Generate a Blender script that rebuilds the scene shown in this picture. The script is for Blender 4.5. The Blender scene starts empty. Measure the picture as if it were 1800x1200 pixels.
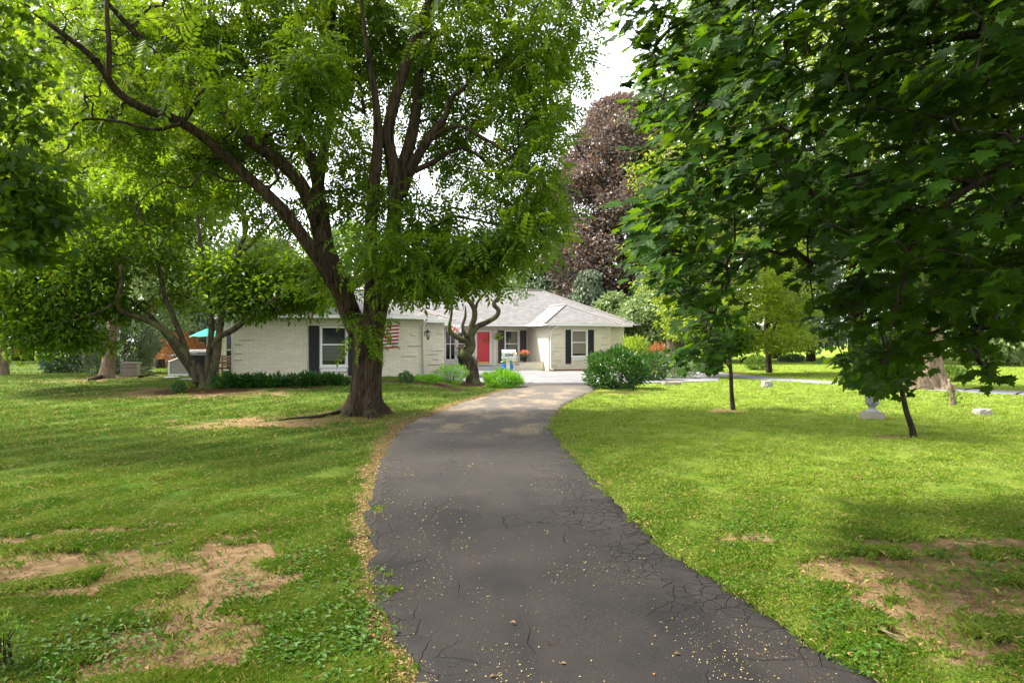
import bpy, math, random
import numpy as np
from mathutils import Vector, Matrix
R = math.radians
rng = np.random.default_rng(7); random.seed(7)
C = bpy.context.scene.collection
SC = bpy.context.scene

# ------------------------------------------------------------------ camera, world, sun, exposure
F, HY, EYE = 1200.0, 598.0, 1.9            # focal length in photo pixels, horizon row, eye height
cd = bpy.data.cameras.new('camera'); cam = bpy.data.objects.new('camera', cd); C.objects.link(cam)
cd.sensor_width = 36; cd.lens = 24; cd.shift_y = -2/1800; cd.clip_end = 2000; cd.clip_start = .05
cam.location = (0, 0, EYE); cam.rotation_euler = (R(90), 0, 0)
SC.camera = cam
SC.view_settings.view_transform = 'Standard'; SC.view_settings.look = 'None'
SC.view_settings.exposure = 1.98; SC.view_settings.gamma = 1
SUN = Vector((-.60, .14, .78)).normalized()
w = bpy.data.worlds.new('World'); SC.world = w; w.use_nodes = True
nt = w.node_tree; nt.nodes.clear()
sky = nt.nodes.new('ShaderNodeTexSky'); sky.sky_type = 'NISHITA'; sky.sun_disc = False
sky.sun_elevation = math.asin(SUN.z); sky.sun_rotation = math.atan2(SUN.x, SUN.y)
sky.air_density = 1.0; sky.dust_density = 1.5; sky.ozone_density = .6
hs_ = nt.nodes.new('ShaderNodeHueSaturation'); hs_.inputs['Saturation'].default_value = .18; hs_.inputs['Value'].default_value = 1.25
bg = nt.nodes.new('ShaderNodeBackground'); bg.inputs[1].default_value = .118
wo = nt.nodes.new('ShaderNodeOutputWorld')
nt.links.new(sky.outputs[0], hs_.inputs['Color']); nt.links.new(hs_.outputs[0], bg.inputs[0]); nt.links.new(bg.outputs[0], wo.inputs[0])
sd = bpy.data.lights.new('sun', 'SUN'); sd.energy = 3.8; sd.angle = R(7); sd.color = (1, .95, .86)
so = bpy.data.objects.new('sun', sd); C.objects.link(so); so.rotation_euler = SUN.to_track_quat('Z', 'Y').to_euler()
SC.cycles.max_bounces = 6; SC.cycles.transparent_max_bounces = 4
SC.cycles.diffuse_bounces = 3; SC.cycles.transmission_bounces = 3; SC.cycles.use_denoising = True

# ------------------------------------------------------------------ projection helpers
def S(t): t = np.clip(t, 0, 1); return t*t*(3-2*t)
def terr(X, Y):
    X = np.asarray(X, float); Y = np.asarray(Y, float)
    near = S((-X-1.5)/2.5); far = S((-X-4.2)/1.5); k = S((Y-29.5)/2)
    z = .35*(near*(1-k)+far*k)*S((Y-14)/10)
    return z
def at(px, py, Y): return np.array(((px-900)/F*Y, Y, EYE-(py-HY)/F*Y))
def gnd(px, py):
    z = 0.
    for _ in range(30):
        Y = F*(EYE-z)/(py-HY); X = (px-900)/F*Y; z = .5*z+.5*float(terr(X, Y))
    return np.array((X, Y, z))

# ------------------------------------------------------------------ materials
def mat(name):
    m = bpy.data.materials.new(name); m.use_nodes = True; m.node_tree.nodes.clear(); return m
class N:
    def __init__(s, m): s.t = m.node_tree
    def __call__(s, typ, **kw):
        n = s.t.nodes.new('ShaderNode'+typ)
        for k, v in kw.items():
            if k.startswith('i_'):
                key = k[2:]; key = int(key) if key.isdigit() else key.replace('_', ' ')
                if isinstance(v, bpy.types.NodeSocket): s.t.links.new(v, n.inputs[key])
                else: n.inputs[key].default_value = v
            else: setattr(n, k, v)
        return n
    def link(s, a, b): s.t.links.new(a, b)
def c4(c): return (c[0], c[1], c[2], 1)
def ramp(n, fac, stops):
    r = n('ValToRGB'); n.link(fac, r.inputs[0]); el = r.color_ramp.elements
    while len(el) < len(stops): el.new(.5)
    for e, (p, c) in zip(el, stops):
        e.position = p; e.color = c4(c) if hasattr(c, '__len__') else (c, c, c, 1)
    return r.outputs[0]
def mixc(n, f, a, b, mode='MIX'):
    x = n('Mix', data_type='RGBA', blend_type=mode)
    for i, v in ((0, f), (6, a), (7, b)):
        if isinstance(v, bpy.types.NodeSocket): n.link(v, x.inputs[i])
        else: x.inputs[i].default_value = v if not hasattr(v, '__len__') else c4(v)
    return x.outputs[2]
def math_(n, op, a, b=0.):
    x = n('Math', operation=op)
    for i, v in ((0, a), (1, b)):
        if isinstance(v, bpy.types.NodeSocket): n.link(v, x.inputs[i])
        else: x.inputs[i].default_value = v
    return x.outputs[0]
def coord(n, scale=(1, 1, 1), kind='Object'):
    tc = n('TexCoord'); mp = n('Mapping'); mp.inputs['Scale'].default_value = scale
    n.link(tc.outputs[kind], mp.inputs[0]); return mp.outputs[0]
def noise(n, vec, scale, detail=3, rough=.55, dist=0.):
    x = n('TexNoise'); n.link(vec, x.inputs['Vector']); x.inputs['Scale'].default_value = scale
    x.inputs['Detail'].default_value = detail; x.inputs['Roughness'].default_value = rough; x.inputs['Distortion'].default_value = dist
    return x.outputs['Fac']
def finish(n, col, rough=.8, bump=None, bstr=.3, bdist=.01, spec=.3, metallic=0.):
    p = n('BsdfPrincipled')
    if isinstance(col, bpy.types.NodeSocket): n.link(col, p.inputs['Base Color'])
    else: p.inputs['Base Color'].default_value = c4(col)
    if isinstance(rough, bpy.types.NodeSocket): n.link(rough, p.inputs['Roughness'])
    else: p.inputs['Roughness'].default_value = rough
    p.inputs['Specular IOR Level'].default_value = spec; p.inputs['Metallic'].default_value = metallic
    if bump is not None:
        b = n('Bump'); b.inputs['Strength'].default_value = bstr; b.inputs['Distance'].default_value = bdist
        n.link(bump, b.inputs['Height']); n.link(b.outputs[0], p.inputs['Normal'])
    o = n('OutputMaterial'); n.link(p.outputs[0], o.inputs[0]); return p
def simple(name, col, rough=.7, var=.15, scale=6, bstr=.15, spec=.3, metallic=0.):
    m = mat(name); n = N(m); v = coord(n)
    f = noise(n, v, scale, 5)
    c = mixc(n, f, [x*(1-var) for x in col], [min(1, x*(1+var)) for x in col])
    finish(n, c, rough, noise(n, v, scale*6, 3), bstr, .01, spec, metallic); return m
def leafmat(name, a, b, tr, tw=.35, rough=.42, spec=.45, extra=None):
    m = mat(name); n = N(m); g = n('NewGeometry')
    c = mixc(n, g.outputs['Random Per Island'], a, b)
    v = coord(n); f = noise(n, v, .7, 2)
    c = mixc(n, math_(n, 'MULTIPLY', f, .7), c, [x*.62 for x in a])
    if extra:
        r = math_(n, 'GREATER_THAN', math_(n, 'FRACT', math_(n, 'MULTIPLY', g.outputs['Random Per Island'], 37.7)), 1-extra[1])
        c = mixc(n, r, c, extra[0])
    p = n('BsdfPrincipled'); n.link(c, p.inputs['Base Color']); p.inputs['Roughness'].default_value = rough
    p.inputs['Specular IOR Level'].default_value = spec
    t = n('BsdfTranslucent'); tc = mixc(n, .5, c, tr); n.link(tc, t.inputs[0])
    mx = n('MixShader'); mx.inputs[0].default_value = tw; n.link(p.outputs[0], mx.inputs[1]); n.link(t.outputs[0], mx.inputs[2])
    o = n('OutputMaterial'); n.link(mx.outputs[0], o.inputs[0]); return m
def barkmat(name, a, b, vs=(9, 9, 1.6), bstr=.9, moss=None):
    m = mat(name); n = N(m); v = coord(n, vs)
    f = noise(n, v, 1.0, 9, .68, .8)
    c = ramp(n, f, [(.36, a), (.62, b)])
    if moss:
        f2 = noise(n, coord(n), 1.5, 4); c = mixc(n, ramp(n, f2, [(.5, 0), (.68, 1)]), c, moss)
    finish(n, c, .9, f, bstr, .07, .15); return m
M = {}
M['bark_big'] = barkmat('bark_furrowed', (.006, .0045, .003), (.078, .054, .030), (13, 13, 1.7), 1.0)
M['bark_dark'] = barkmat('bark_dark', (.010, .008, .005), (.055, .042, .027), (12, 12, 3), .7)
M['bark_grey'] = barkmat('bark_grey', (.02, .017, .011), (.105, .085, .055), (7, 7, 3), .6, (.10, .11, .04))
M['bark_pine'] = barkmat('bark_pine', (.10, .07, .045), (.30, .22, .15), (9, 9, 2), .8)
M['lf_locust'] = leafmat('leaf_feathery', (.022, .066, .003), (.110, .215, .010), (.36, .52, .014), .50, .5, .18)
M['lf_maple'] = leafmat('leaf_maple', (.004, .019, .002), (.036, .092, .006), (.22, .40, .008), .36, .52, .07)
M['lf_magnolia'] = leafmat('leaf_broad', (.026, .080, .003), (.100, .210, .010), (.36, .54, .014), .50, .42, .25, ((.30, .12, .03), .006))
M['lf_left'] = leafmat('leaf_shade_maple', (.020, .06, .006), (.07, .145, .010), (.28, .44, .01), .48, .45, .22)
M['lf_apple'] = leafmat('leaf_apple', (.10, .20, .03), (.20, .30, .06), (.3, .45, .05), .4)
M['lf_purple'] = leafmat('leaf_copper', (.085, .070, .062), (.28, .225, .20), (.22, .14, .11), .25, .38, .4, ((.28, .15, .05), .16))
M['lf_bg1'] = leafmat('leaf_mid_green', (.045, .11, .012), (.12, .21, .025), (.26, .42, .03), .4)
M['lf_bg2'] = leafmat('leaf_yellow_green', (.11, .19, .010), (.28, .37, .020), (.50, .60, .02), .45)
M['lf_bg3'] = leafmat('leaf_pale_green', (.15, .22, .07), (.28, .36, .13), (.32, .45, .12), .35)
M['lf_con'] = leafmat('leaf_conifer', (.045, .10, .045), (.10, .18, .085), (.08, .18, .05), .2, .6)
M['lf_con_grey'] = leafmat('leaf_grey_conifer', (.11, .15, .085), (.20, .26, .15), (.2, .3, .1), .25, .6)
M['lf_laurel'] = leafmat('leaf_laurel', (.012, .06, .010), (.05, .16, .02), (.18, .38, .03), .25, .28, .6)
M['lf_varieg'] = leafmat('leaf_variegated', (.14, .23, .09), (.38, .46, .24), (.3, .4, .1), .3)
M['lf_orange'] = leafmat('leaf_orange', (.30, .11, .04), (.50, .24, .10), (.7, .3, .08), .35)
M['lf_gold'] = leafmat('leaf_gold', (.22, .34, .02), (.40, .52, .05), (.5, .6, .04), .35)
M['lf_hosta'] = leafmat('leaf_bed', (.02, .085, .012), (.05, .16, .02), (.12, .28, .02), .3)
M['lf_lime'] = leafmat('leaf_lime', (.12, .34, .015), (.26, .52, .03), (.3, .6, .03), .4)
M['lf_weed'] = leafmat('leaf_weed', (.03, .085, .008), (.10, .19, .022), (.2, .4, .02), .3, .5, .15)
M['fl_red'] = leafmat('petal_red', (.55, .03, .02), (.8, .12, .06), (.8, .1, .05), .3)
M['fl_coral'] = leafmat('petal_coral', (.75, .10, .08), (.85, .35, .15), (.8, .2, .1), .3)
M['fl_pink'] = leafmat('petal_pink', (.45, .04, .12), (.85, .30, .35), (.8, .2, .2), .3, extra=((.6, .55, .05), .25))
M['fl_white'] = leafmat('petal_white', (.7, .72, .7), (.85, .85, .85), (.8, .8, .8), .3)
M['white'] = simple('white_paint', (.78, .77, .76), .5, .05)
M['trimbeige'] = simple('beige_trim', (.62, .58, .49), .6, .08)
M['black'] = simple('black_paint', (.018, .018, .022), .45, .2)
M['shutter'] = simple('shutter_paint', (.022, .023, .03), .5, .15)
M['shutter2'] = simple('shutter_faded', (.075, .062, .068), .6, .2)
M['iron'] = simple('black_iron', (.012, .012, .014), .35, .1, spec=.5)
M['brass'] = simple('brass', (.55, .38, .12), .35, .1, metallic=.8)
M['reddoor'] = simple('red_door', (.62, .018, .035), .32, .06, spec=.5)
M['stone'] = simple('pale_stone', (.26, .23, .18), .9, .25, 9, .5)
M['stonew'] = simple('white_stone', (.27, .25, .22), .9, .15, 14, .5)
M['conc'] = simple('concrete', (.42, .41, .39), .85, .15, 8, .3)
M['urn'] = simple('grey_concrete', (.21, .215, .215), .8, .12, 8, .3)
M['wood'] = simple('weathered_wood', (.26, .23, .19), .85, .25, 7, .4)
M['wood2'] = simple('brown_wood', (.20, .12, .065), .8, .3, 7, .4)
M['teal'] = simple('teal_canvas', (.010, .25, .20), .8, .08)
M['blue'] = simple('blue_glaze', (.01, .13, .45), .25, .1, spec=.6)
M['bluep'] = simple('blue_pennant', (.02, .30, .48), .6, .1)
M['plastic'] = simple('black_pot', (.015, .015, .018), .5, .1)
M['cover'] = simple('dark_cover', (.025, .024, .024), .75, .2)
M['greyw'] = simple('grey_planks', (.33, .32, .29), .8, .15, 5, .3)
M['glasslamp'] = simple('lamp_glass', (.6, .6, .55), .15, .05)
M['curtain'] = simple('curtain_cloth', (.22, .19, .15), .9, .3, 9)
M['mulch'] = simple('mulch', (.16, .06, .03), .95, .5, 14, .9)
M['soilbed'] = simple('bed_soil', (.055, .032, .018), .95, .5, 12, .9)
M['flag_r'] = simple('flag_red', (.35, .012, .03), .8, .1)
M['flag_w'] = simple('flag_white', (.72, .66, .66), .8, .06)
M['flag_b'] = simple('flag_blue', (.02, .035, .16), .8, .1)
M['navy'] = simple('navy_number', (.008, .012, .05), .5, .1)
M['husk'] = leafmat('husk', (.25, .17, .055), (.60, .47, .20), (.5, .4, .1), .15, .8, .2)
M['deadleaf'] = leafmat('dead_leaf', (.16, .08, .03), (.40, .24, .10), (.3, .15, .05), .15, .8, .2)
def glassmat():
    m = mat('window_glass'); n = N(m)
    finish(n, (.012, .014, .016), .06, spec=.6); return m
M['glass'] = glassmat()
def brickmat(name, a, b, mort):
    m = mat(name); n = N(m)
    tc = n('TexCoord'); sp = n('SeparateXYZ'); n.link(tc.outputs['Object'], sp.inputs[0])
    ad = math_(n, 'ADD', sp.outputs[0], sp.outputs[1]); cb = n('CombineXYZ'); n.link(ad, cb.inputs[0]); n.link(sp.outputs[2], cb.inputs[1])
    br = n('TexBrick'); n.link(cb.outputs[0], br.inputs['Vector'])
    br.inputs['Scale'].default_value = 1; br.inputs['Brick Width'].default_value = .32; br.inputs['Row Height'].default_value = .088
    br.inputs['Mortar Size'].default_value = .006; br.inputs['Mortar Smooth'].default_value = .4
    br.inputs['Color1'].default_value = c4(a); br.inputs['Color2'].default_value = c4(b); br.inputs['Mortar'].default_value = c4(mort)
    f = noise(n, coord(n), 3, 5); c = mixc(n, ramp(n, f, [(.3, 0), (.8, .25)]), br.outputs['Color'], [x*.7 for x in a])
    h = math_(n, 'ADD', math_(n, 'MULTIPLY', br.outputs['Fac'], -1), math_(n, 'MULTIPLY', noise(n, coord(n), 30, 3), .5))
    finish(n, c, .7, h, .55, .012, .3); return m
M['brick'] = brickmat('painted_brick', (.70, .635, .50), (.79, .73, .60), (.46, .42, .34))
def shinglemat(name, a, b):
    m = mat(name); n = N(m)
    tc = n('TexCoord'); sp = n('SeparateXYZ'); n.link(tc.outputs['UV'], sp.inputs[0])
    cb = n('CombineXYZ'); n.link(sp.outputs[0], cb.inputs[0]); n.link(sp.outputs[1], cb.inputs[1])
    br = n('TexBrick'); n.link(cb.outputs[0], br.inputs['Vector'])
    br.inputs['Scale'].default_value = 1; br.inputs['Brick Width'].default_value = .3; br.inputs['Row Height'].default_value = .15
    br.inputs['Mortar Size'].default_value = .012; br.inputs['Color1'].default_value = c4(a); br.inputs['Color2'].default_value = c4(b)
    br.inputs['Mortar'].default_value = c4([x*.45 for x in a])
    f = noise(n, coord(n), 1.2, 5); c = mixc(n, ramp(n, f, [(.3, 0), (.75, .4)]), br.outputs['Color'], [x*.75 for x in a])
    finish(n, c, .9, br.outputs['Fac'], -.5, .01, .2); return m
M['roof'] = shinglemat('roof_shingle', (.155, .148, .147), (.235, .222, .22))

# ------------------------------------------------------------------ mesh helpers
class MB:
    def __init__(s): s.v = []; s.f = []; s.n = 0; s.uv = None
    def add(s, v, faces, mi=0, smooth=False):
        v = np.asarray(v, float).reshape(-1, 3); o = s.n; s.v.append(v); s.n += len(v)
        if isinstance(faces, np.ndarray): s.f.append((faces+o, mi, smooth))
        else:
            by = {}
            for f in faces: by.setdefault(len(f), []).append(f)
            for k, l in by.items(): s.f.append((np.array(l)+o, mi, smooth))
        return s
    def box(s, a, b, mi=0, bev=0.):
        (x0, y0, z0), (x1, y1, z1) = a, b
        v = [(x, y, z) for x in (x0, x1) for y in (y0, y1) for z in (z0, z1)]
        f = [(0, 1, 3, 2), (4, 6, 7, 5), (0, 4, 5, 1), (2, 3, 7, 6), (0, 2, 6, 4), (1, 5, 7, 3)]
        return s.add(v, f, mi)
    def tube(s, p, r, k=8, mi=0, cap=True, lump=None):
        p = np.asarray(p, float); n = len(p); r = np.broadcast_to(np.asarray(r, float), (n,))
        t = np.gradient(p, axis=0); t /= np.linalg.norm(t, axis=1)[:, None]+1e-9
        u = np.cross(t[0], (0, 0, 1) if abs(t[0][2]) < .9 else (1, 0, 0)); u /= np.linalg.norm(u)
        an = np.arange(k)/k*2*math.pi; vs = []
        for i in range(n):
            u = u-t[i]*np.dot(u, t[i]); u /= np.linalg.norm(u)+1e-9; w_ = np.cross(t[i], u)
            rr = r[i]*(np.ones(k) if lump is None else lump(i, an, p[i]))
            vs.append(p[i]+(np.cos(an)*rr)[:, None]*u+(np.sin(an)*rr)[:, None]*w_)
        v = np.concatenate(vs); a = np.arange(k); b = (a+1) % k
        q = np.concatenate([np.stack([i*k+a, i*k+b, (i+1)*k+b, (i+1)*k+a], 1) for i in range(n-1)])
        s.add(v, q, mi, True)
        if cap and k > 4:
            s.f.append((np.array([(s.n-len(v))+(n-1)*k+a]), mi, False)); s.f.append((np.array([(s.n-len(v))+a[::-1]]), mi, False))
        return s
    def lathe(s, c, prof, k=20, mi=0):
        an = np.arange(k)/k*2*math.pi
        v = np.concatenate([np.stack([c[0]+r*np.cos(an), c[1]+r*np.sin(an), np.full(k, c[2]+z)], 1) for r, z in prof])
        a = np.arange(k); b = (a+1) % k; n = len(prof)
        q = np.concatenate([np.stack([i*k+a, i*k+b, (i+1)*k+b, (i+1)*k+a], 1) for i in range(n-1)])
        s.add(v, q, mi, True); o = s.n-len(v)
        s.f.append((np.array([o+a[::-1]]), mi, False)); s.f.append((np.array([o+(n-1)*k+a]), mi, False)); return s
    def build(s, name, mats, parent=None, loc=None):
        me = bpy.data.meshes.new(name); V = np.concatenate(s.v).astype(np.float32)
        me.vertices.add(len(V)); me.vertices.foreach_set('co', V.ravel())
        lv = np.concatenate([f.ravel() for f, _, _ in s.f]).astype(np.int32)
        tot = np.concatenate([np.full(len(f), f.shape[1]) for f, _, _ in s.f]).astype(np.int32)
        st = np.concatenate([[0], np.cumsum(tot)[:-1]]).astype(np.int32)
        mi = np.concatenate([np.full(len(f), m) for f, m, _ in s.f]).astype(np.int32)
        sm = np.concatenate([np.full(len(f), g) for f, _, g in s.f])
        me.loops.add(len(lv)); me.loops.foreach_set('vertex_index', lv)
        me.polygons.add(len(tot)); me.polygons.foreach_set('loop_start', st); me.polygons.foreach_set('loop_total', tot)
        me.polygons.foreach_set('material_index', mi); me.polygons.foreach_set('use_smooth', sm)
        for m in (mats if isinstance(mats, (list, tuple)) else [mats]): me.materials.append(M[m] if isinstance(m, str) else m)
        me.update(calc_edges=True); me.validate()
        if s.uv is not None:
            uvl = me.uv_layers.new(name='UVMap'); uvl.data.foreach_set('uv', np.asarray(s.uv, np.float32)[lv].ravel())
        o = bpy.data.objects.new(name, me); C.objects.link(o)
        if parent: o.parent = parent
        if loc is not None: o.location = loc
        return o
def thing(name, label, cat, loc=(0, 0, 0), rz=0., group=None):
    o = bpy.data.objects.new(name, None); C.objects.link(o); o.empty_display_size = .2
    o.location = loc; o.rotation_euler = (0, 0, rz); o['label'] = label; o['category'] = cat
    if group: o['group'] = group
    return o
def tag(o, label=None, cat=None, group=None, kind=None):
    if label: o['label'] = label
    if cat: o['category'] = cat
    if group: o['group'] = group
    if kind: o['kind'] = kind
    return o
def spline(P, n=6):
    P = np.asarray(P, float); Q = np.vstack([2*P[0]-P[1], P, 2*P[-1]-P[-2]]); out = []
    for i in range(1, len(Q)-2):
        t = np.linspace(0, 1, n, endpoint=False)[:, None]; a, b, c, d = Q[i-1:i+3]
        out.append(.5*((2*b)+(-a+c)*t+(2*a-5*b+4*c-d)*t**2+(-a+3*b-3*c+d)*t**3))
    out.append(P[-1:]); return np.concatenate(out)
def unit(v): return v/(np.linalg.norm(v, axis=-1, keepdims=True)+1e-9)
def rdir(n): return unit(rng.normal(size=(n, 3)))
# leaf templates: x across, y towards the tip, z the upper side
def T_simple(wd=.42, cup=.10):
    v = np.array([(0, 0, 0), (-wd/2, .45, cup), (0, 1, -.06), (wd/2, .45, cup)]); return v, np.array([(0, 3, 2), (0, 2, 1)])
def T_maple():
    o = [(0, 0), (.10, .05), (.36, -.10), (.30, .10), (.60, .16), (.44, .28), (.62, .50), (.40, .47), (.36, .58), (.20, .55), (.26, .74), (.12, .76), (0, 1.05)]
    pts = o+[(-x, y) for x, y in o[-2:0:-1]]
    v = [(0, .30, 0)]+[(x, y, .02-.22*x*x-.14*max(0, y-.3)**2+.05*abs(x)) for x, y in pts]
    n = len(pts); return np.array(v), np.array([(0, 1+i, 1+(i+1) % n) for i in range(n)])[:, ::-1]
def T_maple_far():
    o = [(0, 0), (.34, -.08), (.30, .10), (.60, .18), (.40, .34), (.52, .55), (.22, .55), (.24, .76), (0, 1.05)]
    pts = o+[(-x, y) for x, y in o[-2:0:-1]]
    v = [(0, .30, 0)]+[(x, y, .02-.2*x*x) for x, y in pts]
    n = len(pts); return np.array(v), np.array([(0, 1+i, 1+(i+1) % n) for i in range(n)])[:, ::-1]
def T_compound(pairs=4, lw=.11, ll=.34, droop=.35):
    vs, fs = [], []
    for i in range(pairs):
        y = .15+.75*i/(pairs-1); z = -droop*y*y; L = ll*(1-.35*abs(i/(pairs-1)-.45))
        for sg in (-1, 1):
            b = np.array((0, y, z)); d = np.array((sg*.82, .50, -.30)); s_ = np.array((-.45*sg, .82, .12))
            o = len(vs); vs += [b, b+d*L*.5+s_*lw*.5, b+d*L, b+d*L*.5-s_*lw*.5]; fs.append((o, o+1, o+2, o+3))
    b = np.array((0, .95, -droop*.9)); o = len(vs)
    vs += [b, b+np.array((lw*.5, ll*.45, -.12)), b+np.array((0, ll*.9, -.3)), b+np.array((-lw*.5, ll*.45, -.12))]; fs.append((o, o+1, o+2, o+3))
    return np.array(vs), np.array(fs)
def inst(mb, tpl, pos, tip, nrm, sc, mi=0):
    V, Fc = tpl; n = len(pos); t = unit(tip); x = unit(np.cross(t, nrm)); z = np.cross(x, t)
    sc = np.broadcast_to(np.asarray(sc, float), (n,))[:, None, None]
    P = pos[:, None, :]+sc*(V[None, :, 0:1]*x[:, None]+V[None, :, 1:2]*t[:, None]+V[None, :, 2:3]*z[:, None])
    Fa = (Fc[None]+(np.arange(n)*len(V))[:, None, None]).reshape(-1, Fc.shape[1])
    mb.add(P.reshape(-1, 3), Fa, mi)

# ------------------------------------------------------------------ tree growing
def connect(nodes, cl, scale=1., up=.35):
    """Twigs from the limbs to every leaf cluster; later twigs may start from earlier ones."""
    nodes = np.asarray(nodes); par = -np.ones(len(nodes), int)
    d0 = np.array([np.min(np.linalg.norm(nodes-c, axis=1)) for c in cl]); order = np.argsort(d0)
    P = [*nodes]; own = [-1]*len(nodes); tw = []
    arr = np.zeros((len(nodes)+len(cl)*4+8, 3)); arr[:len(nodes)] = nodes; cnt = len(nodes); owner = -np.ones(len(arr), int)
    for ci in order:
        c = cl[ci]; dv = arr[:cnt]-c; d = np.linalg.norm(dv, axis=1)+up*np.maximum(0, dv[:, 2])*2
        j = int(np.argmin(d)); a = arr[j].copy(); L = np.linalg.norm(c-a)
        k = 5; t = np.linspace(0, 1, k)[:, None]; sag = np.array((0, 0, 1))*np.sin(t*math.pi)*L*.12
        p = a+(c-a)*t+sag; p[1:-1] += rng.normal(size=(k-2, 3))*L*.06
        tw.append([p, owner[j], 1]); me_ = len(tw)-1
        arr[cnt:cnt+4] = p[1:]; owner[cnt:cnt+4] = me_; cnt += 4
    for i in range(len(tw)-1, -1, -1):
        if tw[i][1] >= 0: tw[tw[i][1]][2] += tw[i][2]
    return tw
def limbnodes(limbs): return np.concatenate([spline(p, 4) for p, r in limbs])
def bloblist(blobs):
    out = []
    for px, py, Y, rx, ry, rd, n in blobs:
        c = at(px, py, Y); u = rdir(n)*(rng.random(n)**.45)[:, None]
        out.append(c+u*np.array((rx*Y/F, rd, ry*Y/F)))
    return np.concatenate(out)
def put_leaves(mb, tpl, cl, per, rc, size, droop=.4, upn=.7, flat=.6, axis=None, nbias=None, cen=None):
    n = len(cl)*per; c = np.repeat(cl, per, 0); off = rdir(n)*(rng.random(n)**.5)[:, None]*np.array((1, 1, flat))
    pos = c+off*(np.repeat(rc, per)[:, None] if hasattr(rc, '__len__') else rc)
    tip = off*1.0+rng.normal(size=(n, 3))*.45+np.array((0, 0, -droop))
    if axis is not None: tip = tip+np.array(axis)
    nr = rng.normal(size=(n, 3))*.55+np.array((0, 0, upn))
    if nbias is not None: nr = nr+np.array(nbias)
    inst(mb, tpl, pos, tip, nr, size*(.7+.6*rng.random(n)))
def make_tree(name, label, cat, base, limbs, cl, tpl, per, rc, size, lm, bark, tw=1., tws=4, group=None, lump=None, droop=.4, upn=.7, flat=.6, axis=None, nbias=None, twr=.007, extra=None, k0=14, bare=None):
    root = thing(name, label, cat, base, group=group); b = np.asarray(base, float)
    mb = MB()
    for i, (p, r) in enumerate(limbs):
        q = spline(p, 6); rr = np.interp(np.linspace(0, len(r)-1, len(q)), np.arange(len(r)), r)
        mb.tube(q-b, rr, (28 if lump is not None else k0) if i == 0 else 9, lump=lump if i == 0 else None)
    if tw:
        for p, _, n in connect(limbnodes(limbs), cl if bare is None else np.concatenate([cl, bare])):
            r0 = twr*n**.5*tw; mb.tube(p-b, np.linspace(r0, max(.003, r0*.45), 5), tws, cap=False)
    mb.build('trunk', bark, root)
    if per:
        lb = MB(); put_leaves(lb, tpl, cl-b, per, rc, size, droop, upn, flat, axis, nbias)
        if extra: extra(lb, b)
        lb.build('crown', lm, root)
    return root

# ------------------------------------------------------------------ driveway outline (world metres)
def edge(L): return np.array([gnd(x, y)[:2] for x, y in L])
EL = np.vstack([[(-.30, -9), (-.40, 0.)], edge([(715, 1190), (690, 1130), (670, 1070), (655, 1000), (648, 950), (645, 910), (650, 880), (657, 850), (668, 815), (685, 782), (705, 757), (732, 738), (765, 727), (802, 712), (850, 697), (905, 681.5)]), [(.25, 29.5), (-.3, 31.8)]])
ER = np.vstack([[(4.6, -9), (3.4, 0.)], edge([(1550, 1200), (1450, 1140), (1350, 1075), (1270, 1025), (1200, 985), (1140, 935), (1090, 885), (1040, 835), (1005, 800), (982, 772), (969, 752), (972, 738), (987, 718), (1007, 703), (1045, 686)]), [(3.6, 29.0), (4.6, 31.8)]])
def resamp(P, n, sp=8):
    q = spline(np.c_[P, np.zeros(len(P))], sp)[:, :2]; d = np.r_[0, np.cumsum(np.linalg.norm(np.diff(q, axis=0), axis=1))]; t = np.linspace(0, 1, n)
    return np.c_[np.interp(t*d[-1], d, q[:, 0]), np.interp(t*d[-1], d, q[:, 1])], d[-1]
NL = 420
eL, lenL = resamp(EL, NL); eR, _ = resamp(ER, NL)
def xedges(Y):
    return np.interp(Y, eL[:, 1], eL[:, 0]), np.interp(Y, eR[:, 1], eR[:, 0])
HR = R(20); O0 = np.array((-11.1, 27.0)); A_ = np.array((math.cos(HR), math.sin(HR))); B_ = np.array((-math.sin(HR), math.cos(HR)))
def H(s, b): return O0+s*A_+b*B_
COURT = [(-.3, 29.3), (.30, 29.5), (3.6, 29.0), (9.5, 31.5), (11, 36), tuple(H(20.5, 8.6)), tuple(H(17.3, 8.9)), tuple(H(17.2, 12.3)), tuple(H(11, 12.2)), tuple(H(7.8, 5.0)), tuple(H(7.9, 1.5)), (-2.6, 31.3)]
def inpoly(X, Y, P):
    X = np.asarray(X); Y = np.asarray(Y); r = np.zeros(X.shape, bool); n = len(P)
    for i in range(n):
        (x0, y0), (x1, y1) = P[i], P[(i+1) % n]
        c = ((y0 > Y) != (y1 > Y)) & (X < (x1-x0)*(Y-y0)/((y1-y0)+1e-12)+x0); r ^= c
    return r
# side road on the right
RD = [((38, -8), (36, -6.)), ((19.6, 20.6), (21.3, 22.4)), ((17.2, 23.9), (18.6, 25.6)), ((14.4, 28.2), (15.7, 29.7)), ((11.5, 34), (13, 35.4)), ((9.5, 41), (12, 42)), ((8, 48), (10.5, 49))]
# numpy value noise
_tab = rng.random((256, 256))
def vn(X, Y):
    xi = np.floor(X).astype(int); yi = np.floor(Y).astype(int); fx = X-xi; fy = Y-yi; fx = fx*fx*(3-2*fx); fy = fy*fy*(3-2*fy)
    g = lambda a, b: _tab[a % 256, b % 256]
    return (g(xi, yi)*(1-fx)+g(xi+1, yi)*fx)*(1-fy)+(g(xi, yi+1)*(1-fx)+g(xi+1, yi+1)*fx)*fy
def fbm(X, Y, o=4): return sum(vn(X*2**i+17*i, Y*2**i+9*i)*.5**i for i in range(o))/sum(.5**i for i in range(o))
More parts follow.
